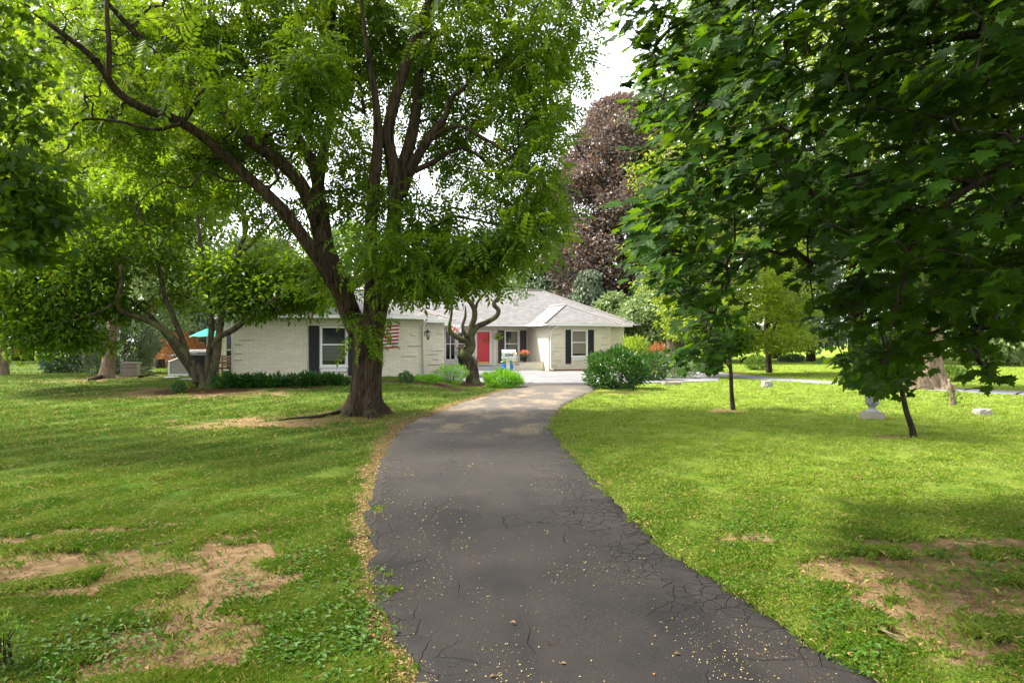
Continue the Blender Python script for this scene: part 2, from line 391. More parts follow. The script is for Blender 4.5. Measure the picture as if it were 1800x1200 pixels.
# patches given as (world x, world y, radius x, radius y, rotation)
def blobf(X, Y, L):
    out = np.zeros_like(X)
    for px, py, rx, ry, st in L:
        c = gnd(px, py); sx = rx/F*c[1]; sy = c[1]-gnd(px, py+ry)[1] if py+ry < 1500 else 1
        d = ((X-c[0])/sx)**2+((Y-c[1])/max(sy, .12))**2; out = np.maximum(out, st*np.exp(-d*.8))
    return out
DIRT = [(100, 985, 170, 20, 1), (300, 1005, 130, 26, 1.1), (400, 985, 75, 40, 1.2), (390, 1025, 80, 30, 1.1), (20, 1010, 90, 22, 1), (110, 1042, 60, 8, 1.2), (330, 1065, 80, 30, 1.1), (350, 1150, 90, 50, .9),
        (290, 1115, 90, 30, 1.0), (400, 1110, 70, 40, .75), (250, 1180, 110, 24, .9), (170, 935, 70, 6, .7), (10, 952, 60, 5, .9), (300, 925, 50, 5, .5), (470, 745, 130, 7, .85), (560, 741, 60, 5, .9),
        (1600, 1000, 190, 26, 1.05), (1720, 1050, 150, 40, 1.0), (1480, 985, 80, 12, .9), (1330, 950, 50, 8, .7), (1650, 960, 160, 10, .75), (1700, 1150, 140, 30, .55), (1560, 1110, 60, 12, .5),
        (320, 690, 130, 8, .9), (190, 665, 60, 6, .6), (1590, 768, 40, 3, .6), (1270, 722, 40, 2.5, .7), (1140, 1020, 10, 3, .3)]
MULCH = [(350, 687, 90, 7, 1.0), (740, 672, 110, 5, .9), (840, 676, 60, 5, 1.1), (480, 682, 110, 3, 1.0), (1085, 690, 60, 2.5, 1), (1180, 667, 90, 3, .8), (1010, 651, 60, 3, 1), (1270, 655, 60, 3, .8), (180, 660, 40, 2, .7)]
def masks(X, Y):
    nz = fbm(X*1.1+40, Y*1.1+3, 5); nf = fbm(X*5+4, Y*5+8, 3)
    dirt = np.clip((blobf(X, Y, DIRT)*1.15+(nz-.5)*1.5+(nf-.5)*1.5-.12)*2.4, 0, 1)*(blobf(X, Y, DIRT) > .08)
    mul = np.clip((blobf(X, Y, MULCH)+(nf-.5)*.5-.42)*5, 0, 1)
    xl, xr = xedges(Y); n2 = fbm(X*2.2+7, Y*2.2, 4)
    dl = xl-X; wl = np.interp(Y, [0, 5, 9, 14, 20], [.26, .22, .26, .45, .4]); lit = np.clip(1.3-(dl/(wl*(.5+n2*1.1)))**2, 0, 1)*(dl > -.1)*S((30-Y)/4)
    dr = X-xr; lit = np.maximum(lit, .5*np.clip(1.1-(dr/(.22*(.3+n2*1.3)))**2, 0, 1)*(dr > -.1)*S((30-Y)/4))
    tb = gnd(640, 722); lit = np.maximum(lit, .7*np.clip(1.2-((X-tb[0])**2/6.5+(Y-tb[1]+.9)**2/1.6)*(.4+n2*1.3), 0, 1))
    return dirt, lit, mul

# ------------------------------------------------------------------ ground
def axis_(lo, hi, a, b, step, g=1.09):
    L = list(np.arange(a, b, step)); s_ = step; x = b
    while x < hi: L.append(x); s_ *= g; x += s_
    L.append(hi); s_ = step; x = a-step; K = []
    while x > lo: K.append(x); s_ *= g; x -= s_
    K.append(lo); return np.array(K[::-1]+L)
gx = axis_(-600, 600, -7, 8, .075); gy = axis_(-60, 900, 2.6, 11, .075, 1.03)
GX, GY = np.meshgrid(gx, gy)
dirt, lit, mul = masks(GX, GY)
GZ = terr(GX, GY)+(fbm(GX*.9, GY*.9, 4)-.5)*.05*S((GY-2)/4)*0
xl, xr = xedges(GY); out = np.minimum(np.abs(GX-xl), np.abs(GX-xr)); ins = (GX > xl) & (GX < xr)
GZ = GZ+np.where(ins, -.02, (fbm(GX*2, GY*2, 4)-.42)*.09*S((out-.05)/.6)*S((40-GY)/10))-dirt*.012*~ins
ny, nx = GX.shape; idx = np.arange(ny*nx).reshape(ny, nx)
g = MB(); g.add(np.stack([GX, GY, GZ], -1).reshape(-1, 3), np.stack([idx[:-1, :-1], idx[:-1, 1:], idx[1:, 1:], idx[1:, :-1]], -1).reshape(-1, 4), 0, True)
def lawncol(n):
    v = coord(n); f1 = noise(n, v, .35, 4); f2 = noise(n, v, 2.2, 5, .6); f3 = noise(n, v, 14, 4, .65)
    a = mixc(n, ramp(n, f1, [(.35, 0), (.65, 1)]), (.034, .100, .004), (.080, .160, .006))
    a = mixc(n, ramp(n, f2, [(.42, 0), (.72, .8)]), a, (.125, .13, .014))
    # sunlight on the lawn right of the drive, painted in as brighter, yellower turf
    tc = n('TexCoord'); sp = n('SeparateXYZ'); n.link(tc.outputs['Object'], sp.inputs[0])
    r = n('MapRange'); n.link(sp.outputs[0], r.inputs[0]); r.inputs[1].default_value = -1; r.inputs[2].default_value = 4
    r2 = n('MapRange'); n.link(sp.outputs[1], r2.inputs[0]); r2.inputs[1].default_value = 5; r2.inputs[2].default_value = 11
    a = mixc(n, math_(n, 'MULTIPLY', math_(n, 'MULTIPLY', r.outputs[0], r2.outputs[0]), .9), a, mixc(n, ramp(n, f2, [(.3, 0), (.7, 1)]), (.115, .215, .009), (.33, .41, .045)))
    # pale bands of dried clippings
    st = noise(n, coord(n, (.35, 2.6, 1)), 1.0, 7, .72, .5)
    a = mixc(n, ramp(n, st, [(.52, 0), (.72, .5)]), a, (.25, .30, .07))
    wv = n('TexWave', wave_type='BANDS', bands_direction='X'); mp = n('Mapping'); mp.inputs['Rotation'].default_value = (0, 0, R(28)); n.link(tc.outputs['Object'], mp.inputs[0]); n.link(mp.outputs[0], wv.inputs['Vector'])
    wv.inputs['Scale'].default_value = .30; wv.inputs['Distortion'].default_value = 1.6; wv.inputs['Detail'].default_value = 2
    a = mixc(n, math_(n, 'MULTIPLY', ramp(n, wv.outputs['Fac'], [(.55, 0), (.85, .32)]), 1), a, (.24, .32, .045))
    return a, f3
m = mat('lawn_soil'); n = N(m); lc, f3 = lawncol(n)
lc = mixc(n, ramp(n, f3, [(.35, 0), (.7, .55)]), lc, (.02, .035, .004))
at_ = n('Attribute', attribute_name='mask'); sp = n('SeparateColor'); n.link(at_.outputs['Color'], sp.inputs[0])
v = coord(n); fd = noise(n, v, 6, 6, .65); soil = mixc(n, ramp(n, fd, [(.35, 0), (.65, 1)]), (.15, .088, .040), (.38, .255, .135))
vs_ = n('TexVoronoi', feature='F1'); n.link(v, vs_.inputs['Vector']); vs_.inputs['Scale'].default_value = 38
husk = mixc(n, ramp(n, vs_.outputs['Distance'], [(.2, 0), (.55, 1)]), (.40, .29, .11), (.11, .07, .03))
moss = mixc(n, ramp(n, noise(n, v, 1.7, 4), [(.5, 0), (.62, .6)]), soil, (.20, .20, .03)); soil = mixc(n, ramp(n, noise(n, v, 22, 3), [(.55, 0), (.7, .5)]), moss, (.1, .06, .03))
c = mixc(n, sp.outputs[0], lc, soil); c = mixc(n, sp.outputs[1], c, husk)
c = mixc(n, sp.outputs[2], c, mixc(n, fd, (.03, .017, .008), (.13, .06, .03)))
hh = math_(n, 'ADD', noise(n, v, 45, 5, .75), math_(n, 'MULTIPLY', noise(n, v, 9, 4), 1.2))
finish(n, c, .95, hh, 1, .06, .1)
ground = g.build('ground', m); tag(ground, kind='structure')
ca = ground.data.color_attributes.new('mask', 'FLOAT_COLOR', 'POINT')
ca.data.foreach_set('color', np.stack([dirt, lit, mul, np.ones_like(dirt)], -1).reshape(-1).astype(np.float32))

# driveway sheet with ragged crumbling edges
NU = 26; ragL = (fbm(np.arange(NL)*.35, np.zeros(NL), 4)-.5)*.22; ragR = (fbm(np.arange(NL)*.35, np.ones(NL)*9.3, 4)-.5)*.26
us = np.r_[0, np.linspace(.01, .99, NU), 1]; P = []; UV = []
for i in range(NL):
    a = np.array(eL[i]); b = np.array(eR[i]); d = unit(b-a); a = a+d*ragL[i]; b = b-d*ragR[i]; L_ = np.linalg.norm(b-a)
    for j, u in enumerate(us):
        x = a+(b-a)*u; z = .030-.02*(abs(u-.5)*2)**6; z += (fbm(np.array(x[0]*1.3), np.array(x[1]*1.3), 3)-.5)*.02
        if j in (0, len(us)-1): z = -.05
        P.append((x[0], x[1], z)); UV.append((u*L_ if u < .5 else u*L_, i/NL*lenL))
P = np.array(P); nu = len(us); idx = np.arange(NL*nu).reshape(NL, nu)
g = MB(); g.add(P, np.stack([idx[:-1, :-1], idx[:-1, 1:], idx[1:, 1:], idx[1:, :-1]], -1).reshape(-1, 4), 0, True)
m = mat('asphalt_cracked'); n = N(m); v = coord(n)
base = mixc(n, ramp(n, noise(n, v, .8, 5, .6), [(.35, 0), (.65, 1)]), (.008, .0075, .0078), (.022, .0180, .0160))
base = mixc(n, ramp(n, noise(n, v, 90, 3, .7), [(.4, 0), (.75, .6)]), base, (.040, .037, .034))
base = mixc(n, ramp(n, noise(n, coord(n, (1.8, .35, 1)), 1, 3), [(.5, 0), (.7, .6)]), base, (.007, .007, .008))
e_ = n('Attribute', attribute_name='edge'); es = n('SeparateColor'); n.link(e_.outputs['Color'], es.inputs[0])
wv = n('TexNoise'); n.link(v, wv.inputs['Vector']); wv.inputs['Scale'].default_value = 3; wv.inputs['Detail'].default_value = 4
wm = n('VectorMath', operation='MULTIPLY_ADD'); n.link(wv.outputs['Color'], wm.inputs[0]); wm.inputs[1].default_value = (.17, .17, 0); n.link(v, wm.inputs[2])
def crack(scale, width, mask):
    vo = n('TexVoronoi', feature='DISTANCE_TO_EDGE'); n.link(wm.outputs[0], vo.inputs['Vector']); vo.inputs['Scale'].default_value = scale
    return math_(n, 'MULTIPLY', ramp(n, vo.outputs['Distance'], [(0, 1), (width, 0)]), mask)
cm = ramp(n, noise(n, v, .9, 3), [(.50, 0), (.62, 1)])
ck = math_(n, 'MAXIMUM', crack(7.5, .040, math_(n, 'MULTIPLY', es.outputs[0], ramp(n, noise(n, v, 2.6, 4), [(.36, 0), (.5, 1)]))), crack(1.7, .008, cm))
ck = math_(n, 'MAXIMUM', ck, crack(3.0, .018, math_(n, 'MULTIPLY', es.outputs[1], .8)))
base = mixc(n, ck, base, (.006, .005, .005))
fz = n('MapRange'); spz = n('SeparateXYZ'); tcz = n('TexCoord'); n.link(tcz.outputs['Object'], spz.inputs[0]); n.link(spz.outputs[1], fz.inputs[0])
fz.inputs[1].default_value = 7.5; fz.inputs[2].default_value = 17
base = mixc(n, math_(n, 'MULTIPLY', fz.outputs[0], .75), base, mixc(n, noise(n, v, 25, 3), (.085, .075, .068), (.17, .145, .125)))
lf = ramp(n, noise(n, coord(n, (1, .5, 1)), 1.1, 5, .6), [(.47, 0), (.62, .75)])
base = mixc(n, math_(n, 'MULTIPLY', lf, math_(n, 'MULTIPLY', es.outputs[2], ramp(n, noise(n, v, 30, 3), [(.45, 0), (.6, 1)]))), base, (.50, .36, .20))
hb = math_(n, 'SUBTRACT', math_(n, 'MULTIPLY', noise(n, v, 120, 3, .7), .25), ck)
finish(n, base, .78, hb, 1, .014, .12)
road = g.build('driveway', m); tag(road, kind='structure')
uu = np.tile(us, NL); Yv = P[:, 1]
dR = (1-uu)*3.; dL = uu*3.
ed = np.clip(1.55-dR/.85+(fbm(P[:, 0]*1.4, P[:, 1]*1.4, 3)-.5)*1.6, 0, 1)*S((18-Yv)/4)*S((Yv-3.2)/2.5)
ed2 = np.clip(1.3-dL/.3, 0, 1)+np.clip(1.3-dR/.4, 0, 1)
ed3 = S((Yv-12)/3)*S((28-Yv)/4)
ca = road.data.color_attributes.new('edge', 'FLOAT_COLOR', 'POINT')
ca.data.foreach_set('color', np.stack([ed, np.clip(ed2, 0, 1), ed3, np.ones_like(ed)], -1).reshape(-1).astype(np.float32))
# paved court in front of the porch
m = mat('asphalt_worn'); n = N(m); v = coord(n)
c = mixc(n, ramp(n, noise(n, v, .5, 5), [(.3, 0), (.7, 1)]), (.12, .117, .12), (.20, .195, .197)); c = mixc(n, ramp(n, noise(n, v, 60, 2), [(.4, 0), (.7, .4)]), c, (.18, .17, .17))
finish(n, c, .8, noise(n, v, 80, 2), .3, .01, .25); M['worn'] = m
g = MB(); k = len(COURT); g.add([(x, y, .034) for x, y in COURT]+[(x, y, -.1) for x, y in COURT], [tuple(range(k))]+[(i, (i+1) % k, k+(i+1) % k, k+i) for i in range(k)])
tag(g.build('parking_court', 'worn'), kind='structure')
g = MB(); q = np.array([[a, b] for a, b in RD]); qa = spline(np.c_[q[:, 0], np.full(len(q), .02)], 8); qb = spline(np.c_[q[:, 1], np.full(len(q), .02)], 8); k = len(qa)
g.add(np.vstack([qa, qb]), [(i, i+1, k+i+1, k+i) for i in range(k-1)]); g.add(np.vstack([qa, qa-(0, 0, .1)]), [(i, k+i, k+i+1, i+1) for i in range(k-1)])
m2 = simple('lane_asphalt', (.17, .165, .18), .85, .15, 3, .2); M['lane'] = m2
tag(g.build('lane', 'lane'), kind='structure')
road_c = np.array([[(a[0]+b[0])/2, (a[1]+b[1])/2] for a, b in RD])
def onroad(X, Y):
    xc = np.interp(Y, road_c[::1, 1], road_c[:, 0]); return (np.abs(X-xc) < 1.35)
HOUSE = [tuple(H(-.2, -.1)), tuple(H(7.9, -.1)), tuple(H(7.9, 5.0)), tuple(H(10, 5.0)), tuple(H(12, 12)), tuple(H(17.8, 12)), tuple(H(17.8, 10)), tuple(H(26, 10)), tuple(H(26, 24)), tuple(H(-3, 24))]

# ------------------------------------------------------------------ grass blades
def scatter(n, y0, y1, xm=.95, p=0.):
    """ground points thinning with distance"""
    t = rng.random(n); iy = 1/y0+(1/y1-1/y0)*t; Y = 1/iy; X = (rng.random(n)*2-1)*Y*xm; return X, Y
def okgrass(X, Y):
    xl, xr = xedges(Y); on = (X > xl+.05+(fbm(X*4, Y*4, 2)-.5)*.25) & (X < xr-.05-(fbm(X*4+3, Y*4, 2)-.5)*.25) & (Y < 32)
    return ~(on | inpoly(X, Y, COURT) | onroad(X, Y) | inpoly(X, Y, HOUSE))
X, Y = scatter(600000, 2.6, 75, .92); ok = okgrass(X, Y); X, Y = X[ok], Y[ok]
d, l, mu = masks(X, Y); keep = rng.random(len(X)) > np.clip(d*1.05+l*.97+mu*1.1, 0, .985)
tuft = fbm(X*2.3+50, Y*2.3, 4); keep &= rng.random(len(X)) < .45+1.1*S((tuft-.3)/.35)
X, Y, tuft = X[keep], Y[keep], tuft[keep]; Z = terr(X, Y)
nb = 4; n_ = len(X)*nb; X = np.repeat(X, nb); Y = np.repeat(Y, nb); Z = np.repeat(Z, nb); tf = np.repeat(tuft, nb)
dist = Y; X = X+rng.normal(size=n_)*.02*np.maximum(1, dist/7); Y = Y+rng.normal(size=n_)*.02*np.maximum(1, dist/7)
hgt = (.017+.036*tf**1.3)*(.5+.9*rng.random(n_))*np.clip(dist/12, 1, 1.3)*1.1; wd = .0028*np.clip(dist/5.5, 1, 7)*(.7+.6*rng.random(n_))
lean = rng.normal(size=(n_, 2))*hgt[:, None]*.75; an = rng.random(n_)*math.pi; dx = np.cos(an)*wd; dy = np.sin(an)*wd
P = np.stack([np.stack([X-dx, Y-dy, Z-.01], 1), np.stack([X+dx, Y+dy, Z-.01], 1), np.stack([X+lean[:, 0]*.4+dx*.7, Y+lean[:, 1]*.4+dy*.7, Z+hgt*.7], 1), np.stack([X+lean[:, 0], Y+lean[:, 1], Z+hgt], 1)], 1).reshape(-1, 3)
i0 = np.arange(n_)*4; g = MB(); g.add(P, np.stack([i0, i0+1, i0+2, i0+3], 1))
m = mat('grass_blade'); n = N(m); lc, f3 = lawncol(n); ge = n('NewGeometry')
c = mixc(n, math_(n, 'MULTIPLY', ge.outputs['Random Per Island'], .45), lc, (.15, .24, .012)); c = mixc(n, math_(n, 'GREATER_THAN', ge.outputs['Random Per Island'], .9), c, (.34, .28, .09))
p = n('BsdfPrincipled'); n.link(c, p.inputs['Base Color']); p.inputs['Roughness'].default_value = .5; p.inputs['Specular IOR Level'].default_value = .25
t = n('BsdfTranslucent'); n.link(c, t.inputs[0]); mx = n('MixShader'); mx.inputs[0].default_value = .35; n.link(p.outputs[0], mx.inputs[1]); n.link(t.outputs[0], mx.inputs[2])
o = n('OutputMaterial'); n.link(mx.outputs[0], o.inputs[0])
go = g.build('grass', m); tag(go, 'short mown grass covering the lawns', 'grass', kind='stuff')
# weeds: low broad-leaved plants in the bare foreground patches
def weeds():
    L = []
    for px, py, rx, ry, k in [(200, 1120, 120, 46, 60), (90, 1160, 110, 50, 50), (560, 1160, 100, 40, 50), (600, 1060, 70, 70, 40), (500, 1130, 80, 50, 26), (640, 1120, 30, 40, 40), (430, 1050, 70, 60, 26), (160, 960, 150, 60, 20), (1560, 960, 200, 40, 70), (1700, 1000, 90, 50, 60), (1330, 930, 120, 40, 90), (1480, 1090, 60, 40, 26), (1180, 880, 60, 50, 40), (1520, 1160, 60, 30, 20), (560, 980, 60, 60, 60), (1650, 900, 150, 30, 50)]:
        x = px+rng.normal(size=k)*rx*.6; y = np.clip(py+rng.normal(size=k)*ry*.6, 760, 1230)
        for a, b in zip(x, y):
            q = gnd(a, b)
            if okgrass(q[0:1], q[1:2])[0]: L.append(q)
    return np.array(L)
W = weeds(); g = MB(); per = 7; n_ = len(W)*per; c0 = np.repeat(W, per, 0); an = rng.random(n_)*2*math.pi
rad = .02+.05*rng.random(n_); pos = c0+np.stack([np.cos(an)*rad, np.sin(an)*rad, .025+.035*rng.random(n_)], 1)
tip = np.stack([np.cos(an), np.sin(an), rng.normal(size=n_)*.25+.1], 1)
inst(g, T_simple(.62, .07), pos, tip, np.tile((0, 0, 1.), (n_, 1))+rng.normal(size=(n_, 3))*.25, .018+.038*rng.random(n_)**1.3)
tag(g.build('weeds', 'lf_weed'), 'low broad-leaved weeds spreading over the bare soil', 'weeds', kind='stuff')
# fallen yellow husks and dead leaves
X, Y = scatter(52000, 2.8, 26, .8); xl, xr = xedges(Y); on = (X > xl) & (X < xr)
cl_ = fbm(X*1.5, Y*.9+5, 4); u = (X-xl)/(xr-xl)
k1 = on & (rng.random(len(X)) < np.clip((cl_-.46)*2.8, .04, .42)*np.where(u < .08, 2, 1)); k2 = (~on) & (rng.random(len(X)) < masks(X, Y)[1]*1.0)
kk = k1 | k2; X, Y, on = X[kk], Y[kk], on[kk]; Z = np.where(on, .038, .02+terr(X, Y)); n_ = len(X)
g = MB(); an = rng.random(n_)*6.28; inst(g, T_simple(.7, .12), np.stack([X, Y, Z], 1), np.stack([np.cos(an), np.sin(an), rng.normal(size=n_)*.15], 1), np.tile((0, 0, 1.), (n_, 1))+rng.normal(size=(n_, 3))*.3, np.where(on, .008, .012)*(.7+1.2*rng.random(n_)**2)*np.clip(Y/5, 1, 3))
X, Y = scatter(700, 2.9, 24, .8); n_ = len(X); an = rng.random(n_)*6.28
xl, xr = xedges(Y); on = (X > xl) & (X < xr); q_ = rng.random(n_) < np.where(on, .22, 1); X, Y, on, an = X[q_], Y[q_], on[q_], an[q_]; n_ = len(X)
inst(g, T_simple(.55, .2), np.stack([X, Y, np.where(on, .04, .035+terr(X, Y))], 1), np.stack([np.cos(an), np.sin(an), np.zeros(n_)], 1), np.tile((0, 0, 1.), (n_, 1))+rng.normal(size=(n_, 3))*.4, .018+.03*rng.random(n_), 1)
X, Y = scatter(24000, 2.9, 12, .9); dm = masks(X, Y)[0]; q_ = (rng.random(len(X)) < dm*.75+.02) & okgrass(X, Y); X, Y = X[q_], Y[q_]; n_ = len(X); an = rng.random(n_)*6.28
inst(g, T_simple(.35, .2), np.stack([X, Y, .012+terr(X, Y)], 1), np.stack([np.cos(an), np.sin(an), rng.normal(size=n_)*.3], 1), np.tile((0, 0, 1.), (n_, 1))+rng.normal(size=(n_, 3))*.5, .012+.035*rng.random(n_)**2, 1)
tag(g.build('fallen_husks', ['husk', 'deadleaf']), 'yellow husks and dead leaves strewn over driveway and its edges', 'leaf litter', kind='stuff')
# ------------------------------------------------------------------ trees
def PX(L, Y, rs=None):
    """limb traced as (px, py[, depth]) -> world points"""
    out = []; n = len(L)
    for i, q in enumerate(L):
        y = q[2] if len(q) > 2 else (Y[0]+(Y[1]-Y[0])*i/(n-1) if hasattr(Y, '__len__') else Y)
        out.append(at(q[0], q[1], y))
    return np.array(out)
# 1. the big feathery-leaved tree beside the driveway
Yt = 16.9; bt = gnd(641, 728); Yt = bt[1]
def flare(i, an, p):
    h = p[2]-bt[2]; k = math.exp(-max(h, 0)/.38)
    return 1+k*(.34*np.cos(5*an+.6)+.20*np.cos(3*an+2)+.10*np.cos(9*an))+.055*np.cos(7*an+h*.5)+.035*np.cos(13*an+h*.9+1)+.02*np.cos(21*an-h)
limbs = [
 (PX([(641, 734), (642, 722), (642, 706), (643, 688), (645, 660), (647, 625), (645, 590), (642, 560)], Yt), [.62, .54, .43, .375, .345, .345, .37, .36]),
 (PX([(632, 585), (615, 548), (603, 515), (588, 475), (570, 430), (556, 385)], (Yt, Yt+.5)), [.27, .27, .26, .25, .23, .19]),
 (PX([(618, 545), (592, 505), (560, 455), (520, 400), (490, 362), (440, 315), (390, 270), (345, 232), (300, 207), (250, 190), (205, 160), (178, 120), (150, 90), (110, 60), (60, 22), (10, -20)], (Yt-.1, 12.8)), [.20, .19, .165, .15, .14, .125, .115, .105, .10, .09, .08, .07, .06, .05, .04, .025]),
 (PX([(560, 395), (540, 345), (515, 305), (470, 270), (425, 235), (390, 192), (345, 160), (300, 120), (255, 75), (220, 40), (180, -5)], (Yt+.4, 15)), [.2, .18, .16, .14, .13, .12, .10, .085, .07, .06, .04]),
 (PX([(572, 430), (562, 350), (548, 285), (512, 225), (484, 190), (440, 130), (400, 70), (360, 10)], (Yt+.3, Yt+2)), [.2, .16, .14, .11, .10, .08, .06, .04]),
 (PX([(556, 385), (560, 320), (572, 250), (582, 195), (584, 120), (583, 50), (590, -40)], (Yt+.5, Yt+1)), [.2, .15, .12, .10, .09, .075, .06]),
 (PX([(582, 198), (600, 178), (622, 186), (640, 200)], Yt+.8), [.06, .06, .05, .03]),
 (PX([(655, 590), (662, 548), (672, 515), (682, 470), (690, 410), (694, 345), (690, 290), (682, 240), (690, 190), (705, 140), (722, 90), (737, 45), (762, -20)], (Yt, Yt-.3)), [.28, .26, .24, .22, .19, .18, .16, .15, .14, .13, .11, .10, .08]),
 (PX([(650, 560), (652, 500), (651, 430), (657, 330), (664, 250), (662, 195), (652, 120), (640, 50), (632, -30)], (Yt, Yt-.8)), [.18, .17, .155, .145, .13, .10, .07, .05, .03]),
 (PX([(696, 350), (706, 300), (722, 245), (733, 180), (738, 110), (748, 50), (765, -20)], (Yt, Yt+1)), [.19, .17, .15, .13, .115, .10, .08]),
 (PX([(704, 345), (718, 305), (738, 268), (762, 232), (782, 205), (795, 170), (812, 158), (850, 120)], (Yt+.1, Yt-.5)), [.16, .14, .12, .10, .08, .06, .05, .03]),
 (PX([(738, 268), (770, 235), (808, 222), (850, 243), (900, 275), (950, 330)], (Yt, Yt-1.5)), [.07, .055, .045, .04, .03, .02]),
 (PX([(730, 300), (762, 285), (795, 265), (820, 262), (860, 290), (895, 335), (915, 380)], (Yt, Yt+.8)), [.08, .065, .055, .045, .035, .03, .02]),
 (PX([(640, 200), (632, 150), (605, 100)], Yt+.8), [.05, .035, .02]),
 (PX([(440, 315), (400, 318), (360, 300), (330, 330), (290, 320), (250, 350), (240, 400)], (15.4, 14.5)), [.035, .028, .024, .02, .016, .012, .01]),
 (PX([(318, 218), (270, 228), (215, 215), (150, 210), (125, 230), (118, 262), (80, 280)], (14.6, 13.6)), [.045, .035, .03, .025, .02, .016, .01]),
 (PX([(190, 140), (192, 90), (188, 20), (190, -20)], (13.7, 13.4)), [.06, .05, .045, .04]),
 (PX([(320, 215), (350, 170), (360, 150)], 14.8), [.07, .06, .05]),
 (PX([(800, 380), (850, 390), (885, 400), (930, 430), (960, 450)], (Yt, Yt-.5)), [.03, .028, .025, .02, .015]),
 (PX([(682, 440), (720, 420), (760, 400), (800, 380)], Yt), [.07, .055, .04, .03]),
]
cl = bloblist([(880, 90, 17, 145.6, 100.8, 2.5, 111), (940, 230, 16.8, 71.68, 100.8, 2, 66), (940, 365, 16.2, 53.76, 62.72, 1.5, 46), (900, 330, 17.3, 67.2, 100.8, 1.6, 27), (975, 80, 16.8, 67.2, 89.6, 2, 40),
 (880, 430, 15.8, 85.12, 38.08, 1.6, 52), (790, 468, 16.2, 78.4, 42.56, 1.5, 52), (740, 395, 17.2, 78.4, 67.2, 1.6, 53), (742, 492, 15.6, 49.28, 26.88, 1.2, 20), (662, 432, 15.2, 51.52, 44.8, 0.8, 19), (800, 300, 18.2, 89.6, 56, 1.5, 22), (620, 330, 17.6, 39.2, 78.4, 1.2, 25),
 (760, 130, 18.8, 100.8, 100.8, 2, 69), (640, 80, 18.8, 89.6, 78.4, 2, 76), (800, 230, 18.5, 67.2, 56, 1.5, 24), (548, 150, 14.5, 29.12, 117.6, 0.8, 51), (500, 80, 18, 78.4, 89.6, 2, 71), (400, 110, 18, 100.8, 100.8, 2, 71), (450, 240, 18, 84, 67.2, 1.6, 61),
 (300, 60, 17, 123.2, 67.2, 2, 56), (330, 290, 17.4, 123.2, 56, 1.6, 66), (180, 60, 16, 145.6, 67.2, 1.6, 45), (200, 200, 16, 123.2, 67.2, 1.6, 43), (480, 370, 17.6, 56, 33.6, 1.2, 22), (580, 235, 19, 78.4, 67.2, 1.5, 28), (420, 160, 14.2, 60, 40, 1, 12), (330, 110, 13.6, 60, 50, 1, 12),
 (640, -230, 17, 582.4, 168, 3.5, 242), (300, -150, 14, 425.6, 112, 2.5, 89), (560, 480, 16.6, 26, 36, 0.8, 5), (648, 552, 15.9, 12, 18, 0.3, 3), (640, 590, 16, 10, 20, 0.3, 3), (705, 470, 16.2, 30, 40, 0.8, 9), (450, -20, 17, 150, 50, 2, 50), (620, 0, 17.8, 110, 40, 2, 40), (830, -20, 17.3, 170, 50, 2, 70), (600, 505, 17.6, 26, 22, .6, 6), (790, 210, 18.5, 50, 50, 1.5, 13), (700, 60, 18.8, 60, 60, 1.5, 25), (620, 130, 18.5, 40, 60, 1.5, 20), (660, 300, 18.6, 50, 60, 1.2, 18)])
def sunny(lb, b): pass
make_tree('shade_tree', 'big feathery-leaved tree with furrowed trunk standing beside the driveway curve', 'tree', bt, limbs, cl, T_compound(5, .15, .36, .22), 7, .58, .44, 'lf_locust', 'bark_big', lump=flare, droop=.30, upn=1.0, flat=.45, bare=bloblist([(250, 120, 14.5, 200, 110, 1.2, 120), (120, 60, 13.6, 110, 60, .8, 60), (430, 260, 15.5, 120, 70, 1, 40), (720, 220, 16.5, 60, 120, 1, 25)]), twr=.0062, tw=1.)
# 2. many-stemmed broad-leaved tree at the left corner of the house
b2 = gnd(356, 680); Y2 = b2[1]
limbs = [
 (PX([(362, 684), (358, 668), (352, 655), (345, 640)], Y2), [.20, .18, .16, .12]),
 (PX([(348, 672), (338, 640), (318, 612), (296, 585), (262, 565), (228, 552), (210, 545), (206, 528), (214, 500), (212, 470)], (Y2, Y2-1)), [0.152, 0.129, 0.114, 0.106, 0.099, 0.091, 0.091, 0.084, 0.068, 0.053]),
 (PX([(350, 676), (336, 652), (320, 630), (300, 600), (285, 580), (262, 552), (235, 532), (216, 517), (200, 490), (170, 470), (130, 450)], (Y2+.2, Y2+.3)), [0.114, 0.106, 0.099, 0.091, 0.084, 0.076, 0.068, 0.061, 0.046, 0.038, 0.030]),
 (PX([(330, 628), (318, 590), (302, 550), (288, 515), (282, 480), (272, 445), (262, 405), (240, 370)], (Y2, Y2+.6)), [0.106, 0.091, 0.084, 0.076, 0.068, 0.061, 0.046, 0.030]),
 (PX([(362, 680), (366, 645), (370, 600), (372, 565), (366, 520), (358, 470), (350, 410), (345, 350)], (Y2, Y2+.4)), [0.152, 0.129, 0.099, 0.091, 0.076, 0.068, 0.053, 0.038]),
 (PX([(368, 680), (380, 630), (385, 590), (392, 545), (400, 500), (412, 455), (430, 415), (432, 385), (405, 355), (380, 320)], (Y2, Y2-.2)), [0.152, 0.137, 0.114, 0.099, 0.091, 0.076, 0.068, 0.061, 0.046, 0.030]),
 (PX([(376, 610), (385, 592), (412, 578), (450, 548), (480, 528), (520, 505), (560, 485), (590, 470)], (Y2, Y2-1.2)), [0.114, 0.099, 0.095, 0.087, 0.076, 0.061, 0.046, 0.030]),
 (PX([(412, 455), (440, 430), (470, 400), (492, 370)], (Y2-.2, Y2)), [.07, .06, .05, .03]),
 (PX([(430, 415), (428, 380), (440, 350), (430, 310)], Y2-.2), [.06, .05, .04, .03]),
 (PX([(206, 530), (180, 545), (140, 560), (100, 570), (60, 590)], (Y2-.8, Y2-2)), [.06, .05, .04, .03, .02]),
]
